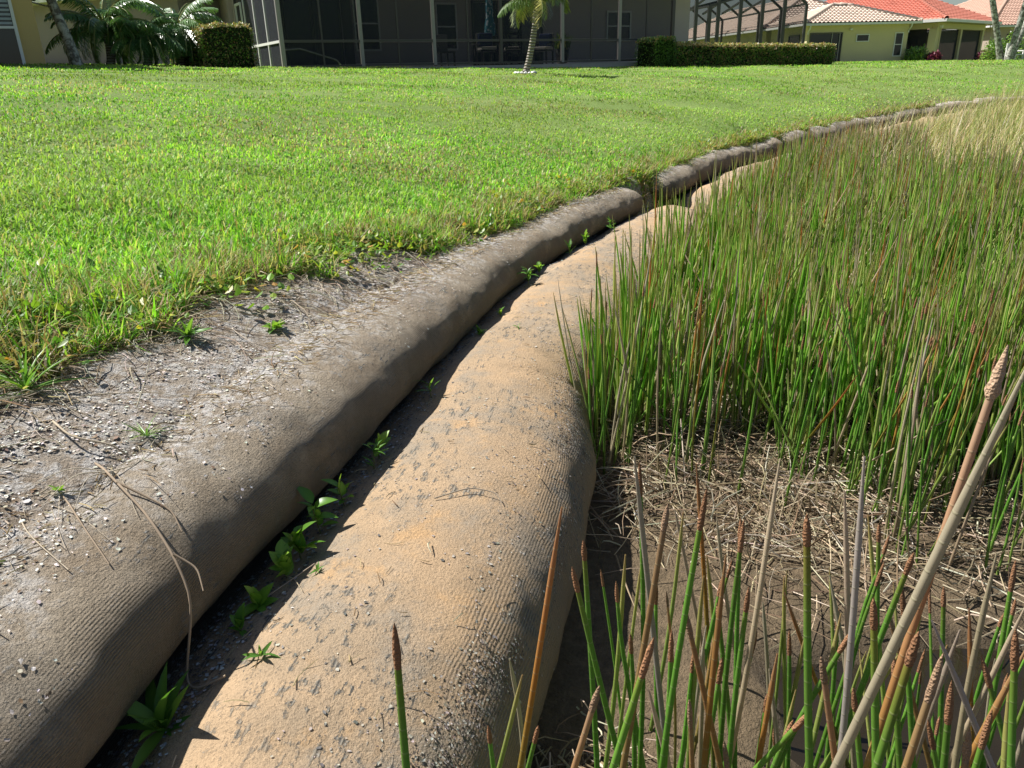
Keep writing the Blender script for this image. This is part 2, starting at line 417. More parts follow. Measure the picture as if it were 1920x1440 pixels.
def tube_obj(name, label, s0, s1, mat, upper, ds, end0=.18, end1=.18, seed=0, wrinkle=0.0):
    n = int((s1 - s0) / ds) + 1
    s = np.linspace(s0, s1, n)
    p, nn = q_at(s)
    a, b, c, zc, pw = tube_params(s, upper, seed)
    e = np.minimum(np.clip((s - s0) / end0, 0, 1), np.clip((s1 - s) / end1, 0, 1))
    e = np.sqrt(np.clip(1 - (1 - e) ** 2, 0, 1)) * .985 + .015
    a = a * (.35 + .65 * e); b = b * e
    if wrinkle:
        wr = 1 - wrinkle * np.exp(-((np.mod(s * 1.0 + .3 * np.sin(s * 3), .42) - .2) / .04) ** 2)
        a = a * wr; b = b * (1 - .6 * (1 - wr))
    m = 72
    th = np.linspace(0, 2 * np.pi, m)
    ct, st = np.cos(th), np.sin(th)
    X = np.sign(ct) * np.abs(ct) ** (2 / pw); Z = np.sign(st) * np.abs(st) ** (2 / pw)
    lat = c[:, None] + a[:, None] * X[None]
    zz = zc[:, None] + b[:, None] * Z[None]
    if not upper: zz = zz - .055 * np.clip(-X - .05, 0, .6)[None] / .6 * e[:, None]
    TH = np.broadcast_to(th[None], lat.shape); S = np.broadcast_to(s[:, None], lat.shape)
    dis = tube_disp(S, TH, seed)
    lat = lat + dis * ct[None]; zz = zz + dis * st[None]
    V = np.stack([p[:, None, 0] + nn[:, None, 0] * lat, p[:, None, 1] + nn[:, None, 1] * lat, zz], -1).reshape(-1, 3)
    i = (np.arange(n - 1)[:, None] * m + np.arange(m - 1)[None]).ravel()
    # circumference in metres
    seg = np.sqrt(np.diff(X * .3) ** 2 + np.diff(Z * .22) ** 2); cv = np.concatenate([[0], np.cumsum(seg)])
    uv = np.stack([S, np.broadcast_to(cv[None], S.shape)], -1).reshape(-1, 2)
    sed = np.clip((st - .25) / .6, 0, 1) * np.clip(1.15 - np.clip(ct, 0, 1) * .9, 0, 1)
    if upper: sed = np.clip((st + .05) / .55, 0, 1) * np.clip(1.2 - np.clip(ct, 0, 1) * .9, 0, 1)
    crust = np.clip((st - .25) / .5, 0, 1) * np.clip(1.15 - ct * 1.1, 0, 1) if upper else np.clip(.35 + .65 * np.clip(ct - .35, 0, .4) / .4, 0, 1)
    bare = np.zeros_like(ct) if upper else np.clip((-ct - .40) / .14, 0, 1) * 1.3 + .47 * np.clip((ct - .60) / .2, 0, 1) * np.clip((1.06 - ct) / .1, 0, 1)  # bare fabric on the pond-side shoulder; darker weave colour towards the crease
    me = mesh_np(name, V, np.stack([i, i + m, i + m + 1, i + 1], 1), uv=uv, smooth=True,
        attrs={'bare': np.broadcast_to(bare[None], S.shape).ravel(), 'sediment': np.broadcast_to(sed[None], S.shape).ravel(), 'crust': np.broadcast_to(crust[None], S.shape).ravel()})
    o = link(name, me, mat)
    return tag(o, label, 'erosion tube', 'sand filled fabric tubes along the pond shore')

S6 = s_at_y(6.1)
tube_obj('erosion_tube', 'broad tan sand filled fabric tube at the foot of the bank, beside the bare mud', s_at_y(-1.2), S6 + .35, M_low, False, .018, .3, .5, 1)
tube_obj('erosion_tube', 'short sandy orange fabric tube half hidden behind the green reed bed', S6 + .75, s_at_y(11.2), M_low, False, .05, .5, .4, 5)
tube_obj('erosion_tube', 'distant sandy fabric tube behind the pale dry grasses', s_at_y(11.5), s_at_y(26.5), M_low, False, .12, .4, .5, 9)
tube_obj('erosion_tube', 'grey brown crusted fabric tube half buried along the bare sand bank, shading the tan tube', s_at_y(-1.2), S6 + .08, M_up, True, .018, .3, .25, 2)
tube_obj('erosion_tube', 'dark wrinkled fabric tube overhung by turf beyond the grassy gap', S6 + .55, s_at_y(10.1), M_up, True, .03, .3, .2, 6, .22)
tube_obj('erosion_tube', 'distant dark wrinkled fabric tube under the lawn edge, leading toward the dry grasses', s_at_y(10.2), s_at_y(26.5), M_up, True, .08, .2, .3, 7, .25)

def tube_surface(kind, s, f):
    """point + outward normal on the visible top of a tube; f from -1 (land side) to 1 (pond side)"""
    s = np.asarray(s, float); f = np.asarray(f, float)
    p, nn = q_at(s)
    th = np.pi / 2 - f * np.pi / 2
    ct, st = np.cos(th), np.sin(th)
    seed = 2 if kind == 'up' else 1
    a, b, c, zc, pw = tube_params(s, kind == 'up', seed)
    X = np.sign(ct) * np.abs(ct) ** (2 / pw)
    lat = c + a * X; z = zc + b * np.abs(st) ** (2 / pw)
    if kind != 'up': z = z - .055 * np.clip(-X - .05, 0, .6) / .6
    dis = tube_disp(s, np.broadcast_to(th, s.shape), seed)
    lat = lat + dis * ct; z = z + dis * st
    nl = np.sign(ct) * np.abs(ct) ** (2 - 2 / pw) / a; nz = np.abs(st) ** (2 - 2 / pw) / b
    l = np.hypot(nl, nz)
    P = np.stack([p[..., 0] + nn[..., 0] * lat, p[..., 1] + nn[..., 1] * lat, z], -1)
    Nn = np.stack([nn[..., 0] * nl / l, nn[..., 1] * nl / l, nz / l], -1)
    return P, Nn

# ------------------------------------------------------------ lawn grass and the growth along its edge (nobody could count it)
def blades(P, h, w, yaw, lean, curve, col, shade=.75):
    n = len(P)
    d = np.stack([np.cos(yaw), np.sin(yaw), np.zeros(n)], 1)      # lean direction
    sd = np.stack([-np.sin(yaw), np.cos(yaw), np.zeros(n)], 1)
    upv = np.array([0, 0, 1.0])
    l1 = lean; l2 = lean + curve
    mid = P + (d * np.sin(l1)[:, None] + upv * np.cos(l1)[:, None]) * (h * .55)[:, None]
    tip = mid + (d * np.sin(l2)[:, None] + upv * np.cos(l2)[:, None]) * (h * .45)[:, None]
    hw = (w / 2)[:, None]
    V = np.stack([P - sd * hw, P + sd * hw, mid - sd * hw * .85, mid + sd * hw * .85, tip], 1).reshape(-1, 3)
    b = np.arange(n)[:, None] * 5
    Fc = np.concatenate([b + np.array([[0, 1, 2]]), b + np.array([[1, 3, 2]]), b + np.array([[2, 3, 4]])], 1).reshape(-1, 3)
    C = np.repeat(col[:, None], 5, 1)
    return V, Fc, C.reshape(-1, 3)

def pick(n, table):
    t = np.array([c for c, _ in table], float); p = np.array([w for _, w in table], float)
    return t[rng.choice(len(t), n, p=p / p.sum())] * rng.uniform(.75, 1.25, (n, 1)) * rng.uniform(.92, 1.08, (n, 3))

M_grass = leafmat('grass_blade', .42, .5, .25)
GREEN = [((.18, .44, .04), 5), ((.27, .54, .055), 5), ((.40, .62, .095), 4), ((.10, .28, .03), 3), ((.48, .48, .18), 1.5), ((.58, .52, .32), .6)]
DRY = [((.46, .37, .21), 4), ((.34, .25, .13), 3), ((.24, .17, .09), 2), ((.55, .49, .36), 2), ((.22, .28, .06), 2)]

def scatter_lawn(n, r0, r1, power, a0=-47, a1=47):
    u = rng.random(n)
    if abs(power - 1) < 1e-6: r = r0 * (r1 / r0) ** u
    else: r = (r0 ** (1 - power) + u * (r1 ** (1 - power) - r0 ** (1 - power))) ** (1 / (1 - power))
    a = np.radians(rng.uniform(a0, a1, n))
    return r * np.sin(a), r * np.cos(a), r

# main lawn
x, y, r = scatter_lawn(640000, 1.5, 64, 1.0)
d, yq = sdist(x, y)
g = -d - strip_w(yq) + edge_noise(x, y)
keep = (g > -.02) & (rng.random(len(x)) < .35 + 1.3 * sstep(g, 0, .35))
house = (y > 26) & (x < 6) & (y > 24 + (x + 6.3) * .53 + .5)
keep &= ~house & ((y < 56) | (x < 12))
x, y, r, d, yq, g = (v[keep] for v in (x, y, r, d, yq, g))
z = ground_z(x, y, d, yq)
n = len(x)
col = pick(n, GREEN)
patch = fbm(x * .55, y * .55, 61, 4); pale = sstep(patch, .52, .66)
far = sstep(r, 8, 30)
straw = rng.random(n) < .07 + .36 * pale * (1 - .3 * far) + .20 * (1 - sstep(g, .1, .6))
col[straw] = pick(int(straw.sum()), DRY)
tone = fbm(x * .9 + 7, y * .9, 71, 3)
col *= (.66 + .74 * tone)[:, None]
brd = sstep(fbm(x * .22 + 3, y * .22 + 9, 83, 3), .42, .62)
col = col * (1 - .36 * brd[:, None]) + np.array([.36, .40, .15]) * (.36 * brd)[:, None]
col *= (1.08 - .34 * sstep(fbm(x * .6 + 31, y * .6, 87, 3), .5, .66))[:, None]
h = np.interp(r, [1.5, 3, 5.5, 9, 60], [.070, .058, .042, .036, .075]) * rng.uniform(.5, 1.35, n) * (1 + .55 * (1 - sstep(g, .0, .7)) * (r < 9)) * (.75 + .5 * fbm(x * 2.2, y * 2.2, 77, 3))
w = (.0040 + .00070 * r) * rng.uniform(.7, 1.35, n)
V, Fc, C = blades(np.stack([x, y, z - .004], 1), h, w, rng.uniform(0, 2 * np.pi, n), np.radians(rng.uniform(8, 80, n)), np.radians(rng.uniform(0, 55, n)), col)
tag(link('lawn_grass', mesh_np('lawn_grass', V, Fc, C), M_grass), 'mown green lawn grass sloping up from the shore to the houses', 'grass', kind='stuff')

# longer half-dead grass hanging over the edge of the lawn
n = 70000
s = rng.uniform(s_at_y(.6), s_at_y(17), n) ** 1.0
u = rng.random(n); s = s_at_y(.6) + (s_at_y(17) - s_at_y(.6)) * u ** 1.7
p, nn = q_at(s); yq = np.interp(s, QS, Q[:, 1])
off = strip_w(yq) + rng.normal(.12, .13, n) * np.interp(yq, [1, 3, 8], [1.1, .8, .55])
x = p[:, 0] - nn[:, 0] * off; y = p[:, 1] - nn[:, 1] * off
kp = (off - strip_w(yq) + edge_noise(x, y) > -.06) & (fbm(x * 3.3, y * 3.3, 90, 3) > .40)
x, y, s = x[kp], y[kp], s[kp]; n = len(x)
d, yq = sdist(x, y); z = ground_z(x, y, d, yq); r = np.hypot(x, y)
col = pick(n, DRY); gsel = rng.random(n) < .35; col[gsel] = pick(int(gsel.sum()), GREEN) * .85
h = rng.uniform(.03, .13, n) * np.interp(r, [1.5, 3, 6, 12], [1.15, 1.05, .9, 1.1]); w = (.0020 + .0006 * r) * rng.uniform(.6, 1.3, n)
yaw = rng.uniform(0, 2 * np.pi, n)
V, Fc, C = blades(np.stack([x, y, z - .003], 1), h, w, yaw, np.radians(rng.uniform(5, 80, n)), np.radians(rng.uniform(0, 60, n)), col)
tag(link('edge_grass', mesh_np('edge_grass', V, Fc, C), M_grass), 'long half dead grass fringing the lawn above the tubes', 'grass', kind='stuff')

nc = 620
u = rng.random(nc); s = s_at_y(1.0) + (s_at_y(13) - s_at_y(1.0)) * u ** 1.4
s[:26] = rng.uniform(s_at_y(6.1) + .0, s_at_y(6.1) + .62, 26)
p, nn = q_at(s); yq = np.interp(s, QS, Q[:, 1])
off = strip_w(yq) + rng.normal(.05, .10, nc); off[:26] = rng.uniform(-.34, .28, 26)
cx = p[:, 0] - nn[:, 0] * off; cy = p[:, 1] - nn[:, 1] * off
e = off - strip_w(yq) + edge_noise(cx, cy); kp = (e > -.10) & (e < .30); kp[:26] = True
cx, cy = cx[kp], cy[kp]; nc = len(cx); per = 64
x = np.repeat(cx, per) + rng.normal(0, .018, nc * per); y = np.repeat(cy, per) + rng.normal(0, .018, nc * per)
n = nc * per; z = ground_z(x, y); r = np.hypot(x, y)
gf = np.repeat(rng.random(nc), per); col = np.where((rng.random(n) < gf)[:, None], pick(n, GREEN) * .9, pick(n, DRY))
hc = np.repeat(rng.uniform(.6, 1.75, nc), per)
V, Fc, C = blades(np.stack([x, y, z - .004], 1), rng.uniform(.03, .11, n) * hc, (.0026 + .0006 * r) * rng.uniform(.6, 1.3, n), rng.uniform(0, 2 * np.pi, n), np.radians(rng.uniform(5, 85, n)), np.radians(rng.uniform(0, 60, n)), col)
tag(link('turf_tufts', mesh_np('turf_tufts', V, Fc, C), M_grass), 'ragged grass tufts spilling over the torn turf edge', 'grass', kind='stuff')

# small round-leaved creepers in the fringe
def leaf_cloud(P, size, nrm_tilt, col):
    n = len(P)
    yaw = rng.uniform(0, 2 * np.pi, n); tl = rng.uniform(*nrm_tilt, n)
    f = np.stack([np.cos(yaw) * np.cos(tl), np.sin(yaw) * np.cos(tl), np.sin(tl)], 1)
    sd = np.stack([-np.sin(yaw), np.cos(yaw), np.zeros(n)], 1)
    nr = np.cross(f, sd)
    L = size[:, None]
    o = [(0, 0, 0), (.35, .30, .05), (.75, .28, .03), (1, 0, -.08), (.75, -.28, .03), (.35, -.30, .05)]
    V = np.stack([P + f * a * L + sd * b * L - nr * c_ * L for a, b, c_ in o], 1).reshape(-1, 3)
    b = np.arange(n)[:, None] * 6
    Fc = np.concatenate([b + np.array([[0, 1, 2, 3]]), b + np.array([[0, 3, 4, 5]])], 1).reshape(-1, 4)
    return V, Fc, np.repeat(col[:, None], 6, 1).reshape(-1, 3)
n = 9000
u = rng.random(n); s = s_at_y(1.0) + (s_at_y(12) - s_at_y(1.0)) * u ** 1.25
p, nn = q_at(s); yq = np.interp(s, QS, Q[:, 1])
off = strip_w(yq) + rng.normal(.06, .13, n)
x = p[:, 0] - nn[:, 0] * off; y = p[:, 1] - nn[:, 1] * off
kp = fbm(x * 2.6, y * 2.6, 101, 3) > np.interp(y, [1, 2.8, 3, 5, 6], [.44, .42, .34, .40, .5])
x, y = x[kp], y[kp]; n = len(x)
z = ground_z(x, y); r = np.hypot(x, y)
col = pick(n, [((.17, .30, .035), 5), ((.30, .38, .05), 4), ((.45, .42, .06), 1.6), ((.45, .26, .06), .5), ((.09, .2, .03), 2)])
V, Fc, C = leaf_cloud(np.stack([x, y, z + rng.uniform(.005, .06, n)], 1), rng.uniform(.016, .036, n) * (1 + .04 * r), (-.2, .9), col)
tag(link('creeping_weeds', mesh_np('creeping_weeds', V, Fc, C), leafmat('creeper_leaf', .40, .4, .35)), 'yellow green round leaved creepers along the grass edge', 'weeds', kind='stuff')

# ------------------------------------------------------------ spikerush
k = NT('rush_stem')
uv = k.n('UVMap', uv_map='UVMap').outputs[0]
vv = k.n('SeparateXYZ', {0: uv}).outputs[1]
fr = k.math('FRACT', k.math('MULTIPLY', k.math('ADD', vv, k.math('MULTIPLY', k.noise(k.pos(), 3.0, 2.0), .05)), 38.0))
ring = k.ramp(k.math('ABSOLUTE', k.math('SUBTRACT', fr, .5)), .06, .0)
c = k.attr('Col', True)
c = k.mix(k.math('MULTIPLY', k.noise(k.pos(), 90.0, 3.0), .35), c, k.mix(1.0, c, (.55, .5, .42), 'MULTIPLY'))
c = k.mix(k.math('MULTIPLY', k.ramp(k.noise(k.pos(), 26.0, 5.0, .75), .60, .72), .45), c, (.22, .15, .075))
c = k.mix(k.math('MULTIPLY', ring, .30), c, (.46, .45, .26))
p = k.bsdf(c, .45, .4, bump=ring, bstr=.25, bdist=.001)
t = k.n('BsdfTranslucent', {'Color': c})
M_rush = k.done(k.n('MixShader', {0: .30, 1: p.outputs[0], 2: t.outputs[0]}))
k = NT('rush_spike')
c = k.mix(k.noise(k.obj(), 260.0, 4.0, .7), (.15, .075, .035), (.40, .24, .13))
c = k.mix(1.0, c, k.attr('Col', True), 'MULTIPLY')
M_spike = k.done(k.bsdf(c, .9, .15, bump=k.n('TexVoronoi', {'Vector': k.obj(), 'Scale': 420.0}).outputs[0], bstr=.8, bdist=.002))
M_straw = leafmat('dry_straw', .15, .8, .15)

G_BASE, G_TOP = np.array((.16, .25, .045)), np.array((.085, .205, .028))
PAL = {'m': [((.32, .36, .13), 0), ((.18, .40, .04), .35), ((.28, .50, .07), .85), ((.40, .38, .14), 1)], 'q': [((.42, .40, .2), 0), ((.40, .54, .13), .4), ((.52, .58, .19), .85), ((.52, .45, .24), 1)],
       'g': [((.20, .32, .06), 0), ((.12, .31, .035), .4), ((.16, .35, .05), .93), ((.34, .17, .05), 1)],
       'y': [((.20, .32, .06), 0), ((.30, .42, .09), .6), ((.46, .44, .14), .93), ((.5, .36, .16), 1)],
       'o': [((.13, .20, .03), 0), ((.24, .24, .04), .45), ((.50, .23, .05), .75), ((.45, .25, .13), 1)],
       'd': [((.36, .30, .18), 0), ((.46, .39, .26), .5), ((.52, .45, .33), 1)],
       'k': [((.30, .27, .22), 0), ((.36, .33, .29), .5), ((.48, .42, .35), 1)],
       'b': [((.16, .20, .04), 0), ((.34, .25, .08), .5), ((.44, .25, .11), .85), ((.4, .26, .16), 1)],
       'n': [((.12, .20, .035), 0), ((.22, .28, .05), .45), ((.52, .26, .09), .7), ((.58, .42, .28), 1)]}
def palc(t, f):
    P = PAL[t]; fs = [q[1] for q in P]
    return np.stack([np.interp(f, fs, [q[0][i] for q in P]) for i in range(3)], -1)
RUSH_TXT = {'g': 'green spikerush with rusty brown flower spike', 'y': 'yellow green spikerush stem without spike', 'o': 'spikerush stem turning orange toward its tip',
    'd': 'dead pale beige spikerush stem', 'k': 'dead grey weathered spikerush stem', 'b': 'brown mottled spikerush with withered fuzzy spike', 'n': 'thick spikerush with ragged pale seed head, orange above green'}
def rush_txt(t, tip, base, where):
    ln = math.hypot(tip[0] - base[0], tip[1] - base[1]) / max(.05, tip[2] - base[2])
    hg = tip[2] - base[2]
    how = 'strongly leaning' if ln > .35 else 'leaning' if ln > .13 else 'upright'
    tall = 'tall' if hg > .80 else 'short' if hg < .48 else 'mid-height'
    return ('%s %s %s, %s' % (tall, how, RUSH_TXT[t], where), '%s %s %s %s' % (tall, how, RUSH_TXT[t], where))
def stalk(tip, base, dia, t, txt, K=11, sides=8, name='spikerush', bend=None, kink=True):
    tip = np.array(tip); base = np.array(base)
    L = np.linalg.norm(tip - base)
    f = np.linspace(0, 1, K)
    bd = rng.normal(0, .012, 3) * L * (1.3 if t in 'dk' else 1) if bend is None else np.array(bend); bd[2] = 0
    P = base + (tip - base) * f[:, None] + bd * np.sin(np.pi * f)[:, None] * 1.0
    if kink and rng.random() < (.35 if t in 'dk' else .10):
        kf = rng.uniform(.5, .85); P = P + (rng.normal(0, .09, 3) * np.array([1, 1, .2]) * L)[None] * np.clip(f - kf, 0, 1)[:, None]
    spike = t in 'gbn'
    sl = (rng.uniform(.030, .055) if t != 'n' else .045) / L if spike else 0
    rad = dia / 2 * np.interp(f, [0, .55, .92, 1], [1.08, 1.0, .82, .50 if not spike else .72])
    if not spike: rad[-1] = dia * .12
    j = rng.uniform(.82, 1.2) * rng.uniform(.94, 1.06, 3)
    root = thing(name, txt[0], 'rush', loc=base, group=txt[1]) if spike else None
    off = base if spike else np.zeros(3)
    fs = np.linspace(0, 1 - sl, K)
    Ps = np.stack([np.interp(fs, f, P[:, i]) for i in range(3)], 1)
    V, Fq, cc, uv = tubes_data((Ps - off)[None], rad[None], sides, (palc(t, fs) * j)[None])
    me = mesh_np('stem', V, Fq, cc, uv, smooth=True)
    if spike:
        link('stem', me, M_rush, root)
        q = np.linspace(1 - sl * 1.02, 1, 7)
        Pq = np.stack([np.interp(q, f, P[:, i]) for i in range(3)], 1)
        rr = dia / 2 * np.array([.72, .84, .86, .80, .68, .46, .08])
        if t == 'n': rr = dia / 2 * np.array([.8, 1.45, .95, 1.05, .8, .5, .1])
        wob = rng.uniform(.9, 1.12, 7); rr = rr * wob
        tone = {'g': (1.05, .95, .95), 'b': (1.1, 1.25, 1.5), 'n': (1.6, 1.9, 2.4)}[t]
        V, Fq, cc, uv = tubes_data((Pq - off)[None], rr[None], sides, np.tile(np.array(tone) * rng.uniform(.8, 1.2), (7, 1))[None])
        link('flower_spike', mesh_np('flower_spike', V, Fq, cc, uv, smooth=True), M_spike, root)
        return root
    o = link(name, me, M_rush)
    return tag(o, txt[0], 'rush', txt[1])

STALKS = [('o',9.2,0.053,0.756,0.843,-0.067,0.774),('g',9.2,-0.101,0.509,0.887,-0.081,0.514),('g',9.2,0.087,0.847,0.738,0.128,0.844),('g',9.2,0.066,0.77,0.752,0.24,0.783),
('y',9.2,0.165,0.982,0.62,0.128,0.99),('d',9.2,-0.016,0.991,0.419,-0.005,0.992),('k',9.2,0.146,0.83,0.866,0.26,0.817),('g',9.2,0.177,0.963,0.787,0.196,0.96),
('b',9.2,0.15,0.655,0.904,0.058,0.682),('d',9.2,0.332,1.384,0.45,0.436,1.373),('y',9.2,0.31,1.225,0.541,0.274,1.236),('o',9.2,0.304,1.137,0.688,0.381,1.121),
('g',9.2,0.199,0.696,0.897,0.166,0.707),('y',9.2,0.311,1.058,0.563,0.38,1.044),('d',9.2,0.413,1.359,0.444,0.502,1.342),('o',9.2,0.227,0.701,0.811,0.249,0.694),
('g',9.2,0.286,0.827,0.774,0.311,0.819),('g',9.2,0.334,0.98,0.681,0.38,0.966),('g',9.2,0.285,0.781,0.708,0.306,0.774),('d',9.2,0.332,0.852,0.846,0.284,0.872),
('d',9.2,0.485,1.244,0.317,0.53,1.232),('o',9.2,0.333,0.786,0.598,0.306,0.799),('o',9.2,0.467,1.107,0.446,0.683,1.091),('g',9.2,0.244,0.554,0.952,0.39,0.505),
('d',9.2,0.398,0.809,0.823,0.45,0.786),('k',9.2,0.365,0.711,0.921,0.402,0.693),('y',9.2,0.606,1.136,0.582,0.735,1.086),('g',9.2,0.558,1.01,0.646,0.658,0.967),
('g',9.2,0.459,0.746,0.776,0.394,0.791),('g',9.2,0.547,1.067,0.442,0.572,1.055),('b',9.2,0.287,0.578,0.779,0.469,0.527),('g',9.2,0.317,0.561,0.859,0.431,0.51),
('n',9.2,0.379,0.551,1.099,0.329,0.587),('d',9.2,0.309,0.427,1.133,0.162,0.545),('g',9.2,0.309,0.476,0.893,0.274,0.499),('b',9.2,0.339,0.486,0.862,0.281,0.532),
('g',9.2,0.409,0.566,0.757,0.494,0.516),('k',9.2,0.465,0.698,0.718,0.855,0.612),('d',9.2,0.574,0.771,0.754,0.64,0.728),('o',9.2,0.721,0.998,0.49,0.827,0.944),
('d',9.2,0.709,0.872,0.595,0.644,0.935),('o',9.2,0.5,0.6,0.763,0.414,0.688),('y',9.2,0.52,0.635,0.693,0.6,0.581),('g',9.2,0.115,0.524,0.853,-0.022,0.574),
('b',9.2,0.075,0.563,0.765,-0.018,0.586),('g',9.2,-0.047,0.839,0.435,0.01,0.849),('y',9.2,0.004,0.886,0.482,-0.107,0.91),('g',9.2,0.023,0.768,0.505,-0.103,0.805),
('b',9.2,0.191,0.731,0.729,0.359,0.716),('b',9.2,0.203,0.713,0.598,0.226,0.707),('b',9.2,0.502,0.858,0.617,0.732,0.792),('g',9.2,0.314,0.674,0.601,0.24,0.72),
('b',9.2,0.402,0.638,0.612,0.388,0.647),('b',9.2,0.414,0.535,0.73,0.491,0.486),('g',9.2,0.462,0.573,0.81,0.583,0.496),('y',9.2,0.253,0.867,0.662,0.265,0.863),
('g',9.2,0.229,1.053,0.527,0.266,1.047),('g',9.2,0.421,0.961,0.488,0.458,0.948),('g',9.2,0.267,0.799,0.584,0.258,0.802),('g',9.2,0.422,0.779,0.639,0.344,0.833),
('g',9.2,0.48,0.794,0.699,0.597,0.74),('g',9.2,0.312,0.628,0.663,0.107,0.892),('g',9.2,0.344,0.827,0.492,0.371,0.817),('g',9.2,0.543,0.713,0.652,0.803,0.616),
('g',9.2,0.156,0.918,0.533,0.182,0.914),('g',9.2,0.19,0.768,0.656,0.155,0.779),('g',9.2,0.267,0.843,0.636,0.363,0.823),('g',9.2,0.38,0.68,0.641,0.503,0.635),
('g',9.2,0.48,0.688,0.581,0.673,0.623),('g',9.2,0.464,0.577,0.708,0.498,0.552),('d',9.2,0.496,0.988,0.566,0.605,0.949),('d',9.2,0.577,0.806,0.612,0.554,0.823),
('d',9.2,0.169,0.789,0.544,0.334,0.798),('d',9.2,0.294,0.975,0.45,0.31,0.971),('g',9.2,0.341,0.885,0.555,0.297,0.905),('g',9.2,0.394,0.639,0.722,0.513,0.586),
('y',9.2,0.442,0.95,0.487,0.452,0.946),('g',9.2,0.707,0.91,0.643,0.755,0.877),('g',9.2,0.625,0.928,0.587,0.702,0.886)]

for i_, (t, dia, tx, ty, tz, bx_, by_) in enumerate(STALKS):
    zb = float(ground_z([bx_], [by_])[0]) - .01
    stalk((tx, ty, tz), (bx_, by_, zb), dia / 1000 * .92, t, rush_txt(t, (tx, ty, tz), (bx_, by_, zb), 'beside the muddy puddle'), kink=i_ > 45)

for _ in range(62):
    bx_, by_ = rng.uniform(.16, 1.05), rng.uniform(.66, 1.25)
    zb = float(ground_z([bx_], [by_])[0]) - .01; hg = rng.uniform(.30, .62); a_ = rng.uniform(0, 6.28); ln = abs(rng.normal(0, .14)) * hg
    tp_ = (bx_ + math.cos(a_) * ln, by_ + math.sin(a_) * ln, zb + hg); t = str(rng.choice(list('gggggyyydb')))
    stalk(tp_, (bx_, by_, zb), rng.uniform(.005, .009), t, rush_txt(t, tp_, (bx_, by_, zb), 'beside the muddy puddle'))

# the reed bed
def clump_points(n, x0, x1, y0, y1, cl, spread):
    cx = rng.uniform(x0, x1, cl); cy = rng.uniform(y0, y1, cl)
    i = rng.integers(0, cl, n)
    return cx[i] + rng.normal(0, spread, n), cy[i] + rng.normal(0, spread, n)
x1_, y1_ = clump_points(60000, 0, 7.5, 1.3, 10.5, 1500, .06)
d, yq = sdist(x1_, y1_)
front = np.interp(x1_, [0, .22, .34, .44, .74, 1.0, 1.35, 2.4, 4], [2.6, 2.35, 2.26, 2.24, 2.02, 1.82, 1.60, 1.35, 1.1])
lw = low_w(yq) + np.interp(yq, [2, 2.6, 3.6, 5.5, 6, 8, 12], [0, -.03, .02, .04, .08, .05, .05])
back = np.interp(x1_, [0, 1.2, 1.8, 2.4, 3, 4, 6], [11, 11, 9.5, 8.2, 7.4, 7.0, 6.8])
ok = (d > lw) & (y1_ > front) & (y1_ < np.maximum(back, np.where(d < 1.3, 10.5, 0))) & (x1_ < y1_ * .78 + .5)
ok &= rng.random(len(x1_)) < .25 + .75 * sstep(y1_ - front, .05, .9)
ok &= (y1_ > front + .35) | (fbm(x1_ * 6, y1_ * 6, 200, 2) > .45)
ok &= fbm(x1_ * 2.4, y1_ * 2.4, 222, 3) > .37 + .12 * (rng.random(len(x1_)) - .5)
bx1, by1, bd1 = x1_[ok], y1_[ok], d[ok]
n = min(len(bx1), 10500); sel = rng.permutation(len(bx1))[:n]
bx1, by1, bd1 = bx1[sel], by1[sel], bd1[sel]
bz1 = ground_z(bx1, by1)
order = np.argsort(np.hypot(bx1, by1)); bx1, by1, bz1, bd1 = bx1[order], by1[order], bz1[order], bd1[order]
hh = rng.normal(.60, .11, n).clip(.28, .92) * np.interp(by1, [1.6, 2.6, 3.6, 5, 10], [.85, .95, 1.0, .95, .85])
lean = np.abs(rng.normal(0, .15, n)); big = rng.random(n) < .07; lean[big] = rng.uniform(.3, .8, int(big.sum()))
yaw = rng.normal(.5, 1.6, n)
tipx = bx1 + np.cos(yaw) * np.sin(lean) * hh; tipy = by1 + np.sin(yaw) * np.sin(lean) * hh; tipz = bz1 + np.cos(lean) * hh
dryp = np.interp(by1, [2, 4, 5.5, 7.5, 10.5], [.24, .22, .26, .42, .75])
typ = np.where(rng.random(n) < dryp, rng.choice(list('dddddo'), n), rng.choice(list('ggggggggyyyy'), n))
NI = 155
for i in range(NI):
    stalk((tipx[i], tipy[i], tipz[i]), (bx1[i], by1[i], bz1[i] - .01), rng.uniform(.0055, .0085), str(typ[i]), rush_txt(str(typ[i]), (tipx[i], tipy[i], tipz[i]), (bx1[i], by1[i], bz1[i]), 'fringing the reed bed'), K=7, sides=6, name='bed_rush')
def stem_mass(bx_, by_, bz_, tx, ty, tz, ty_, dia, K=6, sides=4, bendamt=.02):
    n = len(bx_); f = np.linspace(0, 1, K)
    B = np.stack([bx_, by_, bz_ - .01], 1); T = np.stack([tx, ty, tz], 1)
    P = B[:, None] + (T - B)[:, None] * f[None, :, None]
    bend = rng.normal(0, bendamt, (n, 1, 3)); bend[..., 2] = -np.abs(bend[..., 2]) * .3
    P = P + bend * (f ** 1.5 * (1.2 - f))[None, :, None] * 2
    rad = dia[:, None] / 2 * np.interp(f, [0, .5, .9, 1], [1, 1, .75, .2])[None]
    C = np.stack([palc(t, f) for t in ty_]) * rng.uniform(.75, 1.25, (n, 1, 1)) * rng.uniform(.93, 1.07, (n, 1, 3))
    return tubes_data(P, rad, sides, C)
m = slice(NI, None); n2 = n - NI
V, Fq, cc, uv = stem_mass(bx1[m], by1[m], bz1[m], tipx[m], tipy[m], tipz[m], np.where(typ[m] == 'g', 'm', np.where(typ[m] == 'y', 'q', typ[m])), rng.uniform(.0062, .0105, n2) * np.interp(by1[m], [2, 10], [1, 1.4]))
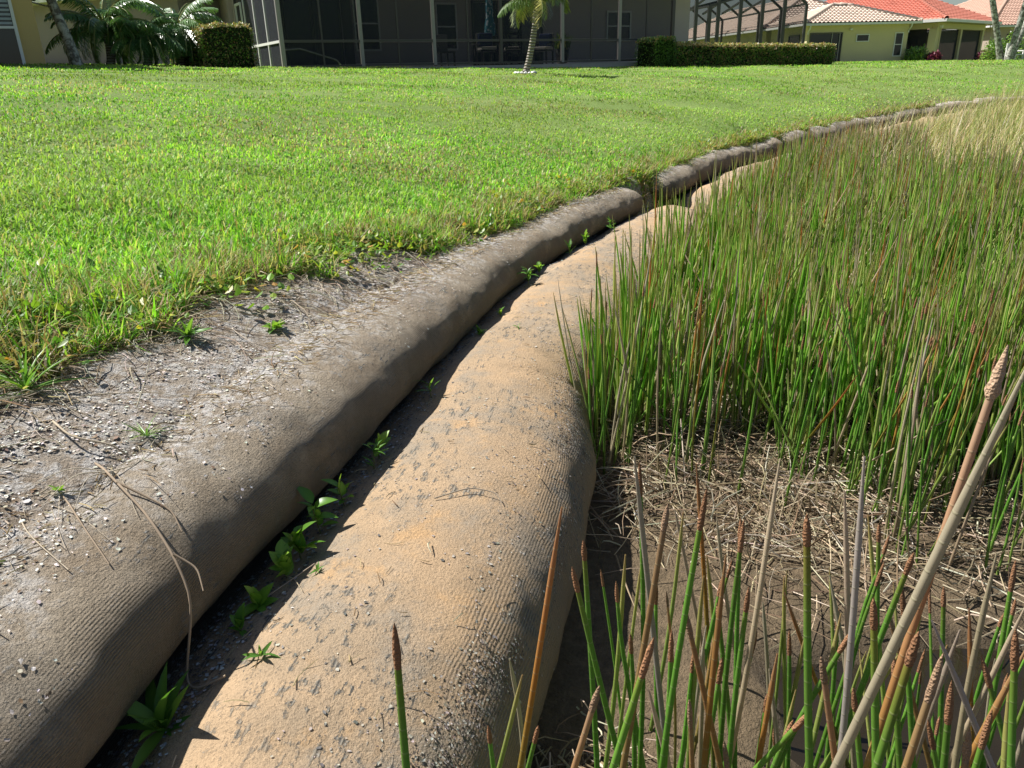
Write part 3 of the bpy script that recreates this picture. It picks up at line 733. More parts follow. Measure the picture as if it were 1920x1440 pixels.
tag(link('reed_bed', mesh_np('reed_bed', V, Fq, cc, uv, smooth=True), leafmat('bed_rush_stem', .42, .4, .4)), 'dense bed of green spikerush filling the pond margin', 'reeds', kind='stuff')

# thin dead basal stems and litter in the bed and on the mud
ns = 15000
i = rng.integers(0, n, ns)
sx_ = bx1[i] + rng.normal(0, .05, ns); sy_ = by1[i] + rng.normal(0, .05, ns)
nearp = rng.random(ns) < .07
sx_[nearp] = rng.normal(.75, .35, int(nearp.sum())); sy_[nearp] = rng.normal(2.1, .22, int(nearp.sum())) - (sx_[nearp] - .7) * .35
pile = rng.random(ns) < .035
sx_[pile] = rng.normal(.13, .055, int(pile.sum())); sy_[pile] = rng.normal(1.02, .10, int(pile.sum()))
d, yq = sdist(sx_, sy_); kp = d > low_w(yq) + .0
kp &= ~((sy_ < 1.45) & (sx_ > .45) & (rng.random(ns) < .8))
sx_, sy_, pile = sx_[kp], sy_[kp], pile[kp]; ns = len(sx_)
sz_ = ground_z(sx_, sy_)
Ls = rng.uniform(.06, .30, ns); el = np.abs(rng.normal(.10, .16, ns)); st_ = rng.random(ns) < .22; el[st_] = rng.uniform(.6, 1.45, int(st_.sum()))
el[pile] = rng.uniform(.05, .6, int(pile.sum())); Ls[pile] *= .55
ya = rng.uniform(0, 2 * np.pi, ns); ya[pile] = rng.normal(-1.3, .7, int(pile.sum()))
f = np.linspace(0, 1, 4)
B = np.stack([sx_, sy_, sz_ + rng.uniform(.001, .03, ns)], 1)
D = np.stack([np.cos(ya) * np.cos(el), np.sin(ya) * np.cos(el), np.sin(el)], 1) * Ls[:, None]
P = B[:, None] + D[:, None] * f[None, :, None] + rng.normal(0, .012, (ns, 1, 3)) * (f * (1 - f) * 4)[None, :, None]
P[..., 2] -= (np.sin(el) * Ls * .35)[:, None] * (f ** 2)[None]
rad = rng.uniform(.0009, .0026, ns)[:, None] * np.array([1, 1, .9, .4])[None]
C = np.repeat(pick(ns, [((.46, .38, .26), 4), ((.56, .50, .39), 2), ((.30, .23, .145), 4), ((.18, .13, .08), 3)])[:, None], 4, 1)
V, Fq, cc, uv = tubes_data(P, rad, 4, C)
tag(link('rush_litter', mesh_np('rush_litter', V, Fq, cc), M_straw), 'tangled dead straw litter lying on the mud under the rushes', 'litter', kind='stuff')

# pale dry grasses farther along the shore
ng = 46000
gx_ = rng.uniform(2, 15, ng); gy_ = rng.uniform(5.8, 20, ng)
d, yq = sdist(gx_, gy_)
ok = (d > low_w(yq) - .05 + np.interp(yq, [8, 12], [.25, 0])) & (d < 5.5) & (gx_ < gy_ * .80 + 1.2) & (gy_ > np.interp(gx_, [2, 3.4, 4.5, 6], [9.0, 6.6, 6.0, 5.6])) & (fbm(gx_ * 1.2, gy_ * 1.2, 300, 3) > .36 + .25 * (rng.random(ng) - .5)) & (rng.random(ng) < .3 + .7 * sstep(gy_ - np.interp(gx_, [2, 3.4, 4.5, 6], [9.0, 6.6, 6.0, 5.6]), 0, 2.5))
gx_, gy_, yq = gx_[ok], gy_[ok], yq[ok]; ng = len(gx_)
gz_ = ground_z(gx_, gy_)
grn = .25 + .75 * sstep(gx_ - .25 * gy_, 2.0, 4.5)
col = pick(ng, [((.60, .49, .30), 5), ((.52, .40, .22), 3), ((.34, .34, .10), 2.2), ((.20, .27, .06), 1.2), ((.68, .60, .44), 2)])
gg = rng.random(ng) < .55 * grn; col[gg] = pick(int(gg.sum()), [((.30, .36, .10), 2), ((.42, .42, .18), 2), ((.18, .28, .06), 1)])
hg = rng.uniform(.35, .80, ng) * np.interp(gy_, [8, 12, 18], [1, 1.1, 1.5]) * (.65 + .6 * fbm(gx_ * .9, gy_ * .9, 310, 2)); 
V, Fc, C = blades(np.stack([gx_, gy_, gz_ - .01], 1), hg, rng.uniform(.004, .011, ng), rng.normal(.4, 1.5, ng), np.radians(rng.uniform(0, 28, ng)), np.radians(rng.uniform(0, 45, ng)), col)
tag(link('dry_grass', mesh_np('dry_grass', V, Fc, C), leafmat('dry_grass_blade', .3, .7, .2)), 'tall pale dry grasses lining the shore beyond the reed bed', 'grass', kind='stuff')

# ------------------------------------------------------------ crust, grit and litter on the tubes and the sand
def flakes(P, N_, size, mat, name, label, cols):
    n = len(P)
    a0 = rng.uniform(0, 2 * np.pi, n)
    rv = rng.normal(size=(n, 3)); t1 = np.cross(N_, rv); t1 /= np.linalg.norm(t1, axis=1, keepdims=True); t2 = np.cross(N_, t1)
    V = [P + N_ * (size * .18)[:, None]]
    for q in range(6):
        a = q * np.pi / 3; rr = size * rng.uniform(.45, 1.15, n) * (1.0 if q % 3 else 1.5)
        lift = (rng.uniform(-.10, .26, n) * size)[:, None]
        V.append(P + t1 * (np.cos(a) * rr)[:, None] + t2 * (np.sin(a) * rr)[:, None] + N_ * (lift + .0006))
    V = np.stack(V, 1).reshape(-1, 3)
    b = np.arange(n)[:, None] * 7
    Fc = np.concatenate([b + np.array([[0, 1 + q, 1 + (q + 1) % 6]]) for q in range(6)], 1).reshape(-1, 3)
    o = link(name, mesh_np(name, V, Fc, np.repeat(cols[:, None], 7, 1).reshape(-1, 3)), mat)
    return tag(o, label, 'debris', kind='stuff')
k = NT('dry_crust'); M_crust = k.done(k.bsdf(k.attr('Col', True), .95, .1))
WHITE = [((.66, .63, .57), 3), ((.50, .47, .42), 3), ((.36, .32, .27), 2), ((.72, .70, .66), 1)]
sA, sB = s_at_y(.5), s_at_y(5.9)
def sden(n, pw=1.4): return sA + (sB - sA) * rng.random(n) ** pw
# on the tan tube
n = 7500; s = sden(n, 1.1); fq = np.clip(rng.normal(.25, .42, n), -.33, .95)
cl = fbm(s * 5, fq * 4, 400, 3); kp = cl > np.interp(fq, [-.5, .3, .7, .95], [.55, .53, .42, .40]); s, fq = s[kp], fq[kp]
P, N_ = tube_surface('low', s, fq); n = len(P)
flakes(P + N_ * .001, N_, rng.uniform(.0010, .0050, n) * rng.uniform(.4, 1, n), M_crust, 'tube_flakes', 'flakes of dried algae crust on the tan tube', pick(n, [((.48, .44, .37), 3), ((.38, .35, .30), 4), ((.27, .25, .22), 3), ((.14, .13, .12), 4)]))
# grit on the pond-side shoulder of the tan tube
n = 15000; s = sden(n, 1.2); fq = np.clip(rng.normal(.60, .10, n), .3, .95)
cl = fbm(s * 3.5, fq * 5, 410, 3); kp = cl > .50; s, fq = s[kp], fq[kp]; n = len(s)
P, N_ = tube_surface('low', s, fq)
flakes(P + N_ * .003, N_, rng.uniform(.0010, .0034, n), M_crust, 'tube_grit', 'pale grit and tiny shells crusting the shaded shoulder of the tan tube', pick(n, [((.45, .42, .37), 2), ((.34, .31, .27), 3), ((.12, .10, .08), 5), ((.25, .2, .15), 4)]))
n = 5200; s = sden(n, 1.3); fq = rng.uniform(-.36, -.12, n); P, N_ = tube_surface('low', s, fq)
flakes(P + N_ * .003, N_, rng.uniform(.0012, .005, n), M_crust, 'crease_chips', 'grey chips of crust and litter gathered in the shaded crease', pick(n, [((.30, .30, .30), 3), ((.45, .45, .44), 2), ((.12, .11, .10), 4)]))
# on the grey tube and the sand behind it
n = 15000; s = sden(n, 1.5); fq = np.clip(rng.normal(-.1, .35, n), -.8, .7)
P1, N1 = tube_surface('up', s, fq)
n2 = 11000; s2 = sden(n2, 1.6); p, nn = q_at(s2); yq = np.interp(s2, QS, Q[:, 1]); off = rng.uniform(.22, 1.0, n2) * np.maximum(strip_w(yq), .3)
x = p[:, 0] - nn[:, 0] * off; y = p[:, 1] - nn[:, 1] * off
P2 = np.stack([x, y, ground_z(x, y)], 1); N2 = np.tile([[0.05, 0, 1.0]], (n2, 1))
n3 = 9000; s3 = s_at_y(.62) + (s_at_y(1.45) - s_at_y(.62)) * rng.random(n3); P3, N3 = tube_surface('up', s3, np.clip(rng.normal(-.55, .28, n3), -.98, .25))
n4 = 3000; s4 = s_at_y(.62) + (s_at_y(1.35) - s_at_y(.62)) * rng.random(n4); p, nn = q_at(s4); off = rng.uniform(.38, .95, n4)
x = p[:, 0] - nn[:, 0] * off; y = p[:, 1] - nn[:, 1] * off; P4 = np.stack([x, y, ground_z(x, y)], 1); N4 = np.tile([[0.05, 0, 1.0]], (n4, 1))
P3 = np.concatenate([P3, P4]); N3 = np.concatenate([N3, N4]); g3 = ground_z(P3[:, 0], P3[:, 1]); P3[:, 2] = np.maximum(P3[:, 2], g3)
kp = fbm(P3[:, 0] * 9, P3[:, 1] * 9, 425, 3) > .44; P3, N3 = P3[kp], N3[kp]; n = len(P3)
flakes(P3 + N3 * .003, N3, rng.uniform(.0012, .0062, n) * rng.uniform(.4, 1.2, n), M_crust, 'white_crust', 'dense peeling white crust on the shoulder of the grey tube', pick(n, [((.62, .60, .56), 3), ((.50, .48, .44), 3), ((.38, .33, .27), 3), ((.22, .17, .12), 3)]))
P1[:, 2] = np.maximum(P1[:, 2], ground_z(P1[:, 0], P1[:, 1]))
P = np.concatenate([P1, P2]); N_ = np.concatenate([N1, N2])
cl = fbm(P[:, 0] * 6, P[:, 1] * 6, 420, 4); kp = cl > .46; P, N_ = P[kp], N_[kp]; n = len(P)
flakes(P + N_ * .002, N_, rng.uniform(.0010, .0045, n) * rng.uniform(.5, 1.1, n), M_crust, 'bank_flakes', 'curled flakes of white dried crust on the grey tube and bare sand', pick(n, WHITE + [((.20, .14, .09), 3)]))
# straw and fine twigs on the bare sand and in the crease
n = 6500; s = sden(n, 1.7); p, nn = q_at(s); yq = np.interp(s, QS, Q[:, 1])
off = np.abs(rng.normal(.65, .35, n)) * np.maximum(strip_w(yq), .25)
x = p[:, 0] - nn[:, 0] * off; y = p[:, 1] - nn[:, 1] * off
z = ground_z(x, y)
onl = rng.random(n) < .025
Pl, Nl = tube_surface('low', s[onl], np.clip(rng.normal(0, .3, int(onl.sum())), -.33, .8))
x[onl], y[onl], z[onl] = Pl[:, 0], Pl[:, 1], Pl[:, 2] + .002
onu = (~onl) & (off < .5)
Pu, Nu = tube_surface('up', s[onu], rng.uniform(-.6, .3, int(onu.sum())))
x[onu], y[onu], z[onu] = Pu[:, 0], Pu[:, 1], Pu[:, 2] + .002
ya = rng.uniform(0, 2 * np.pi, n); Ls = rng.uniform(.015, .10, n) * np.where(rng.random(n) < .2, 2.0, 1.0); Ls[onl] *= .5; Ls[onu] *= .5
f = np.linspace(0, 1, 4)
D = np.stack([np.cos(ya), np.sin(ya), rng.normal(.02, .10, n)], 1) * Ls[:, None]
P = np.stack([x, y, z + .004], 1)[:, None] + D[:, None] * f[None, :, None] + rng.normal(0, .006, (n, 1, 3)) * np.minimum(1, Ls / .08)[:, None, None] * (f * (1 - f) * 4)[None, :, None]
V, Fq, cc, uv = tubes_data(P, rng.uniform(.0006, .0016, n)[:, None] * np.array([1, 1, .9, .5])[None], 4, np.repeat(pick(n, DRY[:4])[:, None], 4, 1))
tag(link('bank_straw', mesh_np('bank_straw', V, Fq, cc), M_straw), 'scattered dry grass stems and twigs on the bare sand and tubes', 'litter', kind='stuff')

# dry runners trailing out of the turf
n = 420; yy = rng.uniform(1.05, 3.4, n); s = np.interp(yy, Q[:, 1], QS); p, nn = q_at(s); off = strip_w(yy) * rng.uniform(.55, 1.08, n)
x = p[:, 0] - nn[:, 0] * off; y = p[:, 1] - nn[:, 1] * off; z = ground_z(x, y)
ya = rng.normal(-.35, 1.0, n); Ls = rng.uniform(.05, .26, n); f = np.linspace(0, 1, 7)
D = np.stack([np.cos(ya), np.sin(ya)], 1) * Ls[:, None]
XY = np.stack([x, y], 1)[:, None] + D[:, None] * f[None, :, None] + rng.normal(0, .02, (n, 1, 2)) * np.sin(f * np.pi)[None, :, None] + rng.normal(0, .010, (n, 1, 2)) * np.sin(f * 2 * np.pi)[None, :, None]
Z = ground_z(XY[..., 0].ravel(), XY[..., 1].ravel()).reshape(n, 7); dq, yqq = sdist(XY[..., 0], XY[..., 1]); Z = np.maximum(Z, np.where(dq.reshape(n, 7) > -.5, (top_z(yqq) - .02).reshape(n, 7), 0)) + .004 + rng.uniform(0, .025, (n, 1)) * np.sin(f * np.pi)[None]
V, Fq, cc, uv = tubes_data(np.concatenate([XY, Z[..., None]], 2), rng.uniform(.0008, .0020, n)[:, None] * np.linspace(1, .5, 7)[None], 5, np.repeat(pick(n, [((.55, .49, .39), 3), ((.44, .37, .27), 3), ((.30, .23, .15), 2)])[:, None], 7, 1))
tag(link('dry_runners', mesh_np('dry_runners', V, Fq, cc), M_straw), 'pale dead runners trailing from the turf over the bare sand', 'litter', kind='stuff')

# ------------------------------------------------------------ weeds that can be told apart
def leaf_mesh(name, L, W, bendz, col, tipcol=None, nseg=6, pt=.8):
    f = np.linspace(0, 1, nseg + 1)
    wd = W / 2 * np.sin(np.pi * f ** pt) ** .8; wd[0] = W * .06; wd[-1] = 0.0004
    zc = -bendz * L * f ** 2 + .12 * L * f
    V = []; C = []
    for i, q in enumerate(f):
        for sgn in (-1, 0, 1):
            V.append((L * q, sgn * wd[i], zc[i] + (abs(sgn) * wd[i] * .28)))
            cc_ = np.array(col) * (1.25 if sgn == 0 else 1.0)
            C.append(cc_)
    Fc = []
    for i in range(nseg):
        for j in range(2):
            a = i * 3 + j; Fc.append((a, a + 1, a + 4, a + 3))
    return mesh_np(name, np.array(V), np.array(Fc), np.array(C), smooth=True)
M_leaf = leafmat('weed_leaf', .38, .35, .4)
LV = {'ovate': [leaf_mesh('leaf', 1, .52, b, c) for b, c in ((.35, (.15, .31, .035)), (.15, (.22, .38, .05)), (.55, (.10, .23, .03)))],
      'lance': [leaf_mesh('leaf', 1, .22, b, c) for b, c in ((.35, (.10, .23, .035)), (.15, (.17, .31, .05)), (.6, (.08, .19, .03)))],
      'blade': [leaf_mesh('leaf', 1, .055, b, c, nseg=5, pt=.5) for b, c in ((.3, (.15, .30, .05)), (.6, (.22, .34, .06)), (.1, (.11, .24, .04)))],
      'purple': [leaf_mesh('leaf', 1, .42, b, c) for b, c in ((.3, (.16, .07, .08)), (.1, (.20, .10, .10)), (.4, (.12, .16, .05)))]}
def weed(loc, kind, n, size, label, spread=1.0, up=.7, stem=.0, name='weed', cat='weed', group=None, rz=None):
    t = thing(name, label, cat, loc, rng.uniform(0, 6.28) if rz is None else rz, group)
    if stem:
        hgt = stem
        P = np.array([[0, 0, -.01], [.1 * hgt, .03 * hgt, .5 * hgt], [.16 * hgt, .1 * hgt, hgt]])
        V, Fq, cc, uv = tubes_data(P[None], np.array([[.0018, .0014, .0008]]), 5, np.tile((.16, .17, .06), (1, 3, 1)))
        link('stem', mesh_np('stem', V, Fq, cc), M_straw, t)
    for i in range(n):
        me = LV[kind][int(rng.integers(0, 3))]
        o = link('leaf', me, M_leaf, t)
        zf = rng.random() if stem else 0
        o.location = (.13 * zf * stem, .06 * zf * stem, stem * (.2 + .8 * zf) if stem else rng.uniform(0, .004))
        sc = size * rng.uniform(.6, 1.15)
        o.scale = (sc, sc, sc)
        o.rotation_euler = (rng.normal(0, .25), -rng.uniform(.1, 1.2) * up, i * 2.4 + rng.normal(0, .35))
    return t
# in the crease between the tubes: (y along the crease, offset toward the pond, leaves, size, kind, label)
def crease(y, off=.02, dz=0.0):
    s = s_at_y(y); fs = np.linspace(-.75, .3, 60)
    P, _ = tube_surface('low', np.full(60, s), fs); p, nn = q_at(np.array([s]))
    lat = (P[:, :2] - p[0]) @ nn[0]; i = int(np.argmin(np.abs(lat - off)))
    return (float(P[i, 0]), float(P[i, 1]), float(P[i, 2]) + dz - .004)
CW = [(.98, .02, 13, .115, 'lance', 'large dark green weed with long lance leaves deep in the crease between the tubes', 0),
      (1.22, .03, 5, .040, 'ovate', 'small pair of round leaved sprouts under the hanging dry vine', 0),
      (1.30, .02, 6, .052, 'ovate', 'round leaved green weed in the crease just past the hanging dry vine', 0),
      (1.40, .035, 9, .055, 'ovate', 'bushy bright green round leaved weed, one of the largest in the shaded crease', .02),
      (1.47, .03, 10, .058, 'ovate', 'tall clump of glossy spoon shaped leaves against the grey tube', .05),
      (1.57, .03, 9, .050, 'ovate', 'glossy spoon leaved weed with upright yellowish leaves in the crease', .06),
      (1.68, .035, 7, .048, 'ovate', 'cluster of flat green leaves at the head of the leafy row in the crease', .03),
      (1.86, .03, 7, .045, 'lance', 'narrow leaved weed growing alone in the shaded crease', .03),
      (1.93, .02, 6, .050, 'ovate', 'pale leaved sprout leaning out of the crease over the tan tube', .02),
      (2.35, .03, 5, .050, 'lance', 'small two leaved seedling at the deepest part of the shadow', .02),
      (2.95, .03, 8, .040, 'lance', 'low bright weed by the crease near a bent wire staple', 0),
      (3.25, .05, 7, .035, 'ovate', 'tiny leafy weed spilling from the crease onto sunlit sand', 0),
      (3.75, .03, 12, .065, 'lance', 'upright yellow green weed in the crease below the bent wire', .05),
      (3.95, .03, 8, .045, 'ovate', 'leafy weed in the crease just past the upright yellow green one', .02),
      (4.45, .04, 9, .055, 'lance', 'ragged green weed clinging to the far half of the crease', .03),
      (4.75, .04, 10, .055, 'ovate', 'rounded leafy weed near the far end of the tan tube', .04),
      (5.2, .05, 10, .065, 'lance', 'spiky green weed where the grey tube nears the turf gap', .04)]
for y_, of_, nl, sz, kd, lb, stm in CW:
    weed(crease(y_, of_ + .012 + float(np.interp(y_, [0, 1.2, 2, 3, 4.5, 6], [.04, .06, .095, .10, .06, .02]))), kd, int(nl * 1.3), sz * .98, lb, up=1.4, stem=stm + (.03 if stm else .015), name='crease_weed', group='weeds in the crease between the tubes')
def on_ground(x, y): return (x, y, float(ground_z([x], [y])[0]) + .002)
BW = [((-1.10, 1.62), 'blade', 34, .13, 'bushy grass tuft with dry blades on the sand at the frame side of the bank', 1.1),
      ((-.80, 1.52), 'blade', 22, .060, 'small green grass tuft alone on the bare crusted sand', .8),
      ((-.66, 1.55), 'blade', 26, .070, 'bright star shaped grass sprig on the sand beside a forked dry stalk', .9),
      ((-.68, 1.78), 'ovate', 14, .030, 'low leafy weed cushion in the middle of the bare sand', .7),
      ((-.60, 1.72), 'lance', 10, .030, 'thin sprawling weed beside the leafy cushion on the sand', .6),
      ((-.58, 2.02), 'ovate', 22, .028, 'flat mat of tiny green leaves near the turf edge on the sand', .3),
      ((-.72, 1.30), 'ovate', 5, .032, 'olive leaved seedling beside the tangle of dry stalks', .9),
      ((-.86, 1.28), 'ovate', 5, .022, 'tiny green seedling on the white crusted sand', .9),
      ((-.84, 1.08), 'purple', 7, .024, 'small purple leaved sprout on the white crust', .6),
      ((-.90, 2.05), 'lance', 20, .07, 'leafy green weed clump at the torn turf edge', 1.1),
      ((-.72, 2.25), 'ovate', 18, .045, 'heart leaved weed hanging from the torn turf edge', .8)]
for (x_, y_), kd, nl, sz, lb, u_ in BW:
    weed(on_ground(x_, y_), kd, nl, sz, lb, up=u_, name='bank_weed', group='weeds on the bare bank')
# small weeds on the tan tube
for y_, fq_, kd, nl, sz, lb in [(1.13, -.04, 'lance', 7, .035, 'small three stemmed weed rooted on the sunlit tan tube, throwing a long shadow'), (1.40, -.06, 'lance', 12, .018, 'feathery tiny sprout on the tan tube at the shadow line'),
        (2.95, -.08, 'ovate', 9, .024, 'light green seedling rosette on the sunlit sand of the tan tube'), (3.02, .08, 'lance', 8, .024, 'sparse pale sprout beside the seedling rosette on the tan tube')]:
    P, N_ = tube_surface('low', np.array([s_at_y(y_)]), np.array([fq_]))
    weed(tuple(P[0] + np.array([0, 0, .002])), kd, nl, sz, lb, up=.9, name='tube_weed')
# feathery dog fennel on the grey tube
def fennel(loc, hgt, label):
    t = thing('dog_fennel', label, 'weed', loc)
    for sidx in range(4):
        a = sidx * 1.7 + .4; ln = rng.uniform(.1, .3)
        top = np.array([math.cos(a) * ln * hgt, math.sin(a) * ln * hgt, hgt * rng.uniform(.7, 1)])
        f = np.linspace(0, 1, 6); Pm = top[None] * f[:, None] ** np.array([1.5, 1.5, 1.0])
        V, Fq, cc, uv = tubes_data(Pm[None], np.linspace(.0016, .0005, 6)[None], 5, np.tile((.24, .24, .07), (1, 6, 1)))
        link('stem', mesh_np('stem', V, Fq, cc), M_straw, t)
        nq = 190; q = rng.random(nq) ** .7
        B = np.stack([np.interp(q, f, Pm[:, i]) for i in range(3)], 1)
        ln2 = (.028 * (1.1 - .6 * q)) * rng.uniform(.6, 1.2, nq)
        V, Fc, C = blades(B, ln2, np.full(nq, .0013), rng.uniform(0, 6.28, nq), np.radians(rng.uniform(25, 80, nq)), np.radians(rng.uniform(-20, 30, nq)), pick(nq, [((.22, .36, .05), 3), ((.30, .40, .07), 2)]))
        link('foliage', mesh_np('foliage', V, Fc, C), M_leaf, t)
P, N_ = tube_surface('up', np.array([s_at_y(2.72)]), np.array([-.55]))
fennel(tuple(P[0] - np.array([0, 0, .004])), .115, 'feathery bright green weed standing on the crest of the grey tube')
# small shrubs in the lawn edge farther off
for (x_, y_), lb in (((1.25, 7.3), 'reddish tipped upright weed standing in the far lawn edge'), ((.75, 7.0), 'plain green upright weed standing in the far lawn edge')):
    weed(on_ground(x_, y_), 'lance', 16, .05, lb, up=1.3, stem=.10, name='lawn_weed')

# dry vine hanging over the grey tube, other twigs, wire staple, stones
def twig(name, pts, r0, r1, col, label, cat='twig', branches=(), bcol=None):
    t = thing(name, label, cat, pts[0]) if branches else None
    off = np.array(pts[0]) if branches else np.zeros(3)
    def one(pp, ra, rb, nm, par):
        pp = np.array(pp, float); tt = np.linspace(0, len(pp) - 1, len(pp) * 4)
        Pm = np.stack([np.interp(tt, np.arange(len(pp)), pp[:, i]) for i in range(3)], 1)
        for _ in range(2): Pm[1:-1] = (Pm[:-2] + 2 * Pm[1:-1] + Pm[2:]) / 4
        V, Fq, cc, uv = tubes_data((Pm - off)[None], np.linspace(ra, rb, len(Pm))[None], 6, np.tile(col, (1, len(Pm), 1)) * rng.uniform(.85, 1.15, (1, len(Pm), 1)))
        return link(nm, mesh_np(nm, V, Fq, cc, smooth=True), M_straw, par)
    if branches:
        one(pts, r0, r1, 'stem', t)
        for b in branches: one(b, r1 * 1.2, r1 * .5, 'branch', t)
        return t
    return tag(one(pts, r0, r1, name, None), label, cat)
def U(y, f, lift=.006):
    P, N_ = tube_surface('up', np.array([s_at_y(y)]), np.array([f])); return tuple(P[0] + N_[0] * lift)
def Lw(y, f, lift=.006):
    P, N_ = tube_surface('low', np.array([s_at_y(y)]), np.array([f])); return tuple(P[0] + N_[0] * lift)
vine = [U(1.42, -.4), U(1.36, .05, .015), U(1.28, .25, .02), U(1.22, .45, .02), U(1.17, .68, .025), U(1.13, .9, .03), Lw(1.09, -.22, .012), Lw(1.06, -.16, .008), Lw(1.08, -.09, .008)]
twig('dry_vine', vine, .0028, .0022, (.36, .28, .20), 'grey brown dry vine hanging down the grey tube into the crease',
     branches=([vine[1], U(1.30, -.1), U(1.24, .1), U(1.16, .3), U(1.10, .5)], [vine[2], U(1.27, .5), U(1.24, .62)], [vine[4], U(1.17, .8, .04), U(1.14, .88, .05)]))
tw2 = [U(1.40, -.35), U(1.33, -.2), U(1.22, -.05), U(1.12, .15), U(1.06, .40)]
twig('dry_stalk', tw2, .0022, .0010, (.52, .44, .33), 'pale tangled dry stalk draped over the grey tube beside the vine', branches=([tw2[1], U(1.36, .1), U(1.30, .25), U(1.22, .42)], [tw2[0], U(1.46, .0), U(1.5, .3)], [tw2[2], U(1.20, .2), U(1.15, .42)], *[[U(1.34 + rng.normal(0, .03), -.3 + rng.normal(0, .08), .012), U(1.28 + rng.normal(0, .06), -.1 + rng.normal(0, .12), .016), U(1.18 + rng.normal(0, .08), .12 + rng.normal(0, .2), .008)] for _ in range(8)]))
gp = lambda x, y, l=.006: (x, y, on_ground(x, y)[2] + l)
twig('dry_stalk', [gp(-.98, 1.50), gp(-.90, 1.42, .02), gp(-.80, 1.45, .02), gp(-.70, 1.40, .015), gp(-.64, 1.46, .01)], .0026, .0012, (.50, .42, .31), 'forked pale dry stalk lying across the crusted sand', branches=([gp(-.76, 1.43, .02), gp(-.78, 1.34, .01), gp(-.80, 1.28, .006)], [gp(-.70, 1.40, .015), gp(-.62, 1.36, .015), gp(-.58, 1.30, .01)]))
tg = [gp(-.80 + rng.normal(0, .02), 1.36 + rng.normal(0, .02), .012) for _ in range(2)]
twig('dry_stalk', [tg[0], gp(-.74, 1.30, .02), gp(-.68, 1.27, .03)], .0022, .0012, (.60, .53, .42), 'bundle of bleached dry stems spread on the sand above the hanging vine', branches=[[gp(-.80, 1.36, .012), gp(-.80 + .06 * math.cos(a_) * 1.2, 1.36 + .06 * math.sin(a_), .025), gp(-.80 + .15 * math.cos(a_ + .2), 1.36 + .15 * math.sin(a_ + .2), .010)] for a_ in np.linspace(-2.6, 1.2, 11)])
twig('dry_stalk', [gp(-.86, 1.62), gp(-.85, 1.66, .05), gp(-.845, 1.70, .10)], .0016, .0008, (.62, .55, .42), 'single dry grass stalk standing upright from the sand')
twig('dry_stalk', [gp(-1.05, 1.56), gp(-.95, 1.62, .02), gp(-.86, 1.70, .01), gp(-.78, 1.72, .008)], .0018, .0008, (.56, .48, .36), 'curved dry stalk on the sand below the torn turf')
twig('dry_stalk', [Lw(1.25, -.22, .01), Lw(1.33, -.16, .012), Lw(1.42, -.08, .01)], .0018, .0012, (.38, .31, .24), 'thin dry stick lying along the shaded crease')
twig('dry_stalk', [Lw(1.70, .12), Lw(1.755, .22, .014), Lw(1.76, .32, .016), Lw(1.74, .36)], .0016, .0010, (.34, .29, .23), 'bent knobbly twig on top of the tan tube')
twig('dry_stalk', [Lw(1.42, -.22), Lw(1.38, -.12, .008), Lw(1.33, -.06, .006)], .0010, .0006, (.55, .45, .30), 'single thread of dry grass on the sunlit tan tube')
st = [U(3.12, .25, .002), U(3.22, .05, .02), U(3.36, .12, .02), U(3.30, .40, .01)]
k = NT('wire'); M_wire = k.done(k.bsdf((.20, .18, .16), .5, .5, Metallic=.6))
o = twig('wire_staple', st, .0018, .0018, (.6, .6, .6), 'bent wire staple pinned in the grey tube', 'wire'); o.data.materials.clear(); o.data.materials.append(M_wire)
def stone(loc, sz, col, label):
    import bmesh
    bm = bmesh.new(); bmesh.ops.create_icosphere(bm, subdivisions=3, radius=1)
    for v in bm.verts:
        nn_ = 1 + .28 * (float(fbm(np.array([v.co.x * 1.6 + loc[0] * 40]), np.array([v.co.y * 1.6 + v.co.z]), 5, 3)[0]) - .5)
        v.co = Vector((v.co.x * 1.25, v.co.y * .9, v.co.z * .7)) * sz * nn_
        for ax in ((.7, .3, .6), (-.6, .5, .6), (.1, -.8, .5)):
            a_ = Vector(ax).normalized(); dd = v.co.dot(a_) - sz * .72
            if dd > 0: v.co -= a_ * dd
    me = bpy.data.meshes.new('stone'); bm.to_mesh(me); bm.free()
    for pl in me.polygons: pl.use_smooth = True
    o = link('stone', me, simple('stone_' + label.split()[0], col, .85, .25, .3, 60, .4), None, loc, (0, 0, rng.uniform(0, 6)))
    return tag(o, label, 'stone', 'stones on the mud')
stone((.385, 2.07, .012), .017, (.36, .37, .38), 'grey angular stone on the mud beside the tan tube')
stone((.60, 1.93, .010), .013, (.50, .38, .25), 'tan rounded pebble at the edge of the straw litter')
stone((.50, 1.82, .008), .009, (.55, .50, .42), 'pale small pebble in the open mud')

# ------------------------------------------------------------ houses beyond the lawn
def gz(x, y): return float(ground_z([x], [y])[0])
def stucco(name, col):
    k = NT(name); pos = k.pos()
    n1 = k.noise(pos, .8, 5.0, .6); n2 = k.noise(pos, 35.0, 4.0, .7)
    c = k.mix(n1, tuple(x * .88 for x in col), tuple(min(1, x * 1.08) for x in col))
    return k.done(k.bsdf(c, .9, .2, bump=n2, bstr=.4, bdist=.01))
M_mauve = stucco('mauve_stucco', (.50, .43, .41)); M_tan = stucco('ochre_stucco', (.58, .42, .18)); M_yel = stucco('yellow_stucco', (.66, .57, .34)); M_pink = stucco('grey_pink_stucco', (.42, .34, .28))
M_white = simple('white_trim', (.72, .71, .68), .5, .4, .06); M_frame = simple('bronze_aluminium', (.07, .065, .06), .45, .5, .1, metal=.3)
M_post = simple('grey_aluminium', (.30, .28, .26), .45, .5, .1); M_cream = simple('cream_soffit', (.62, .55, .42), .6, .3, .06); M_slab = simple('concrete_slab', (.45, .42, .38), .9, .2, .15, 6, .2)
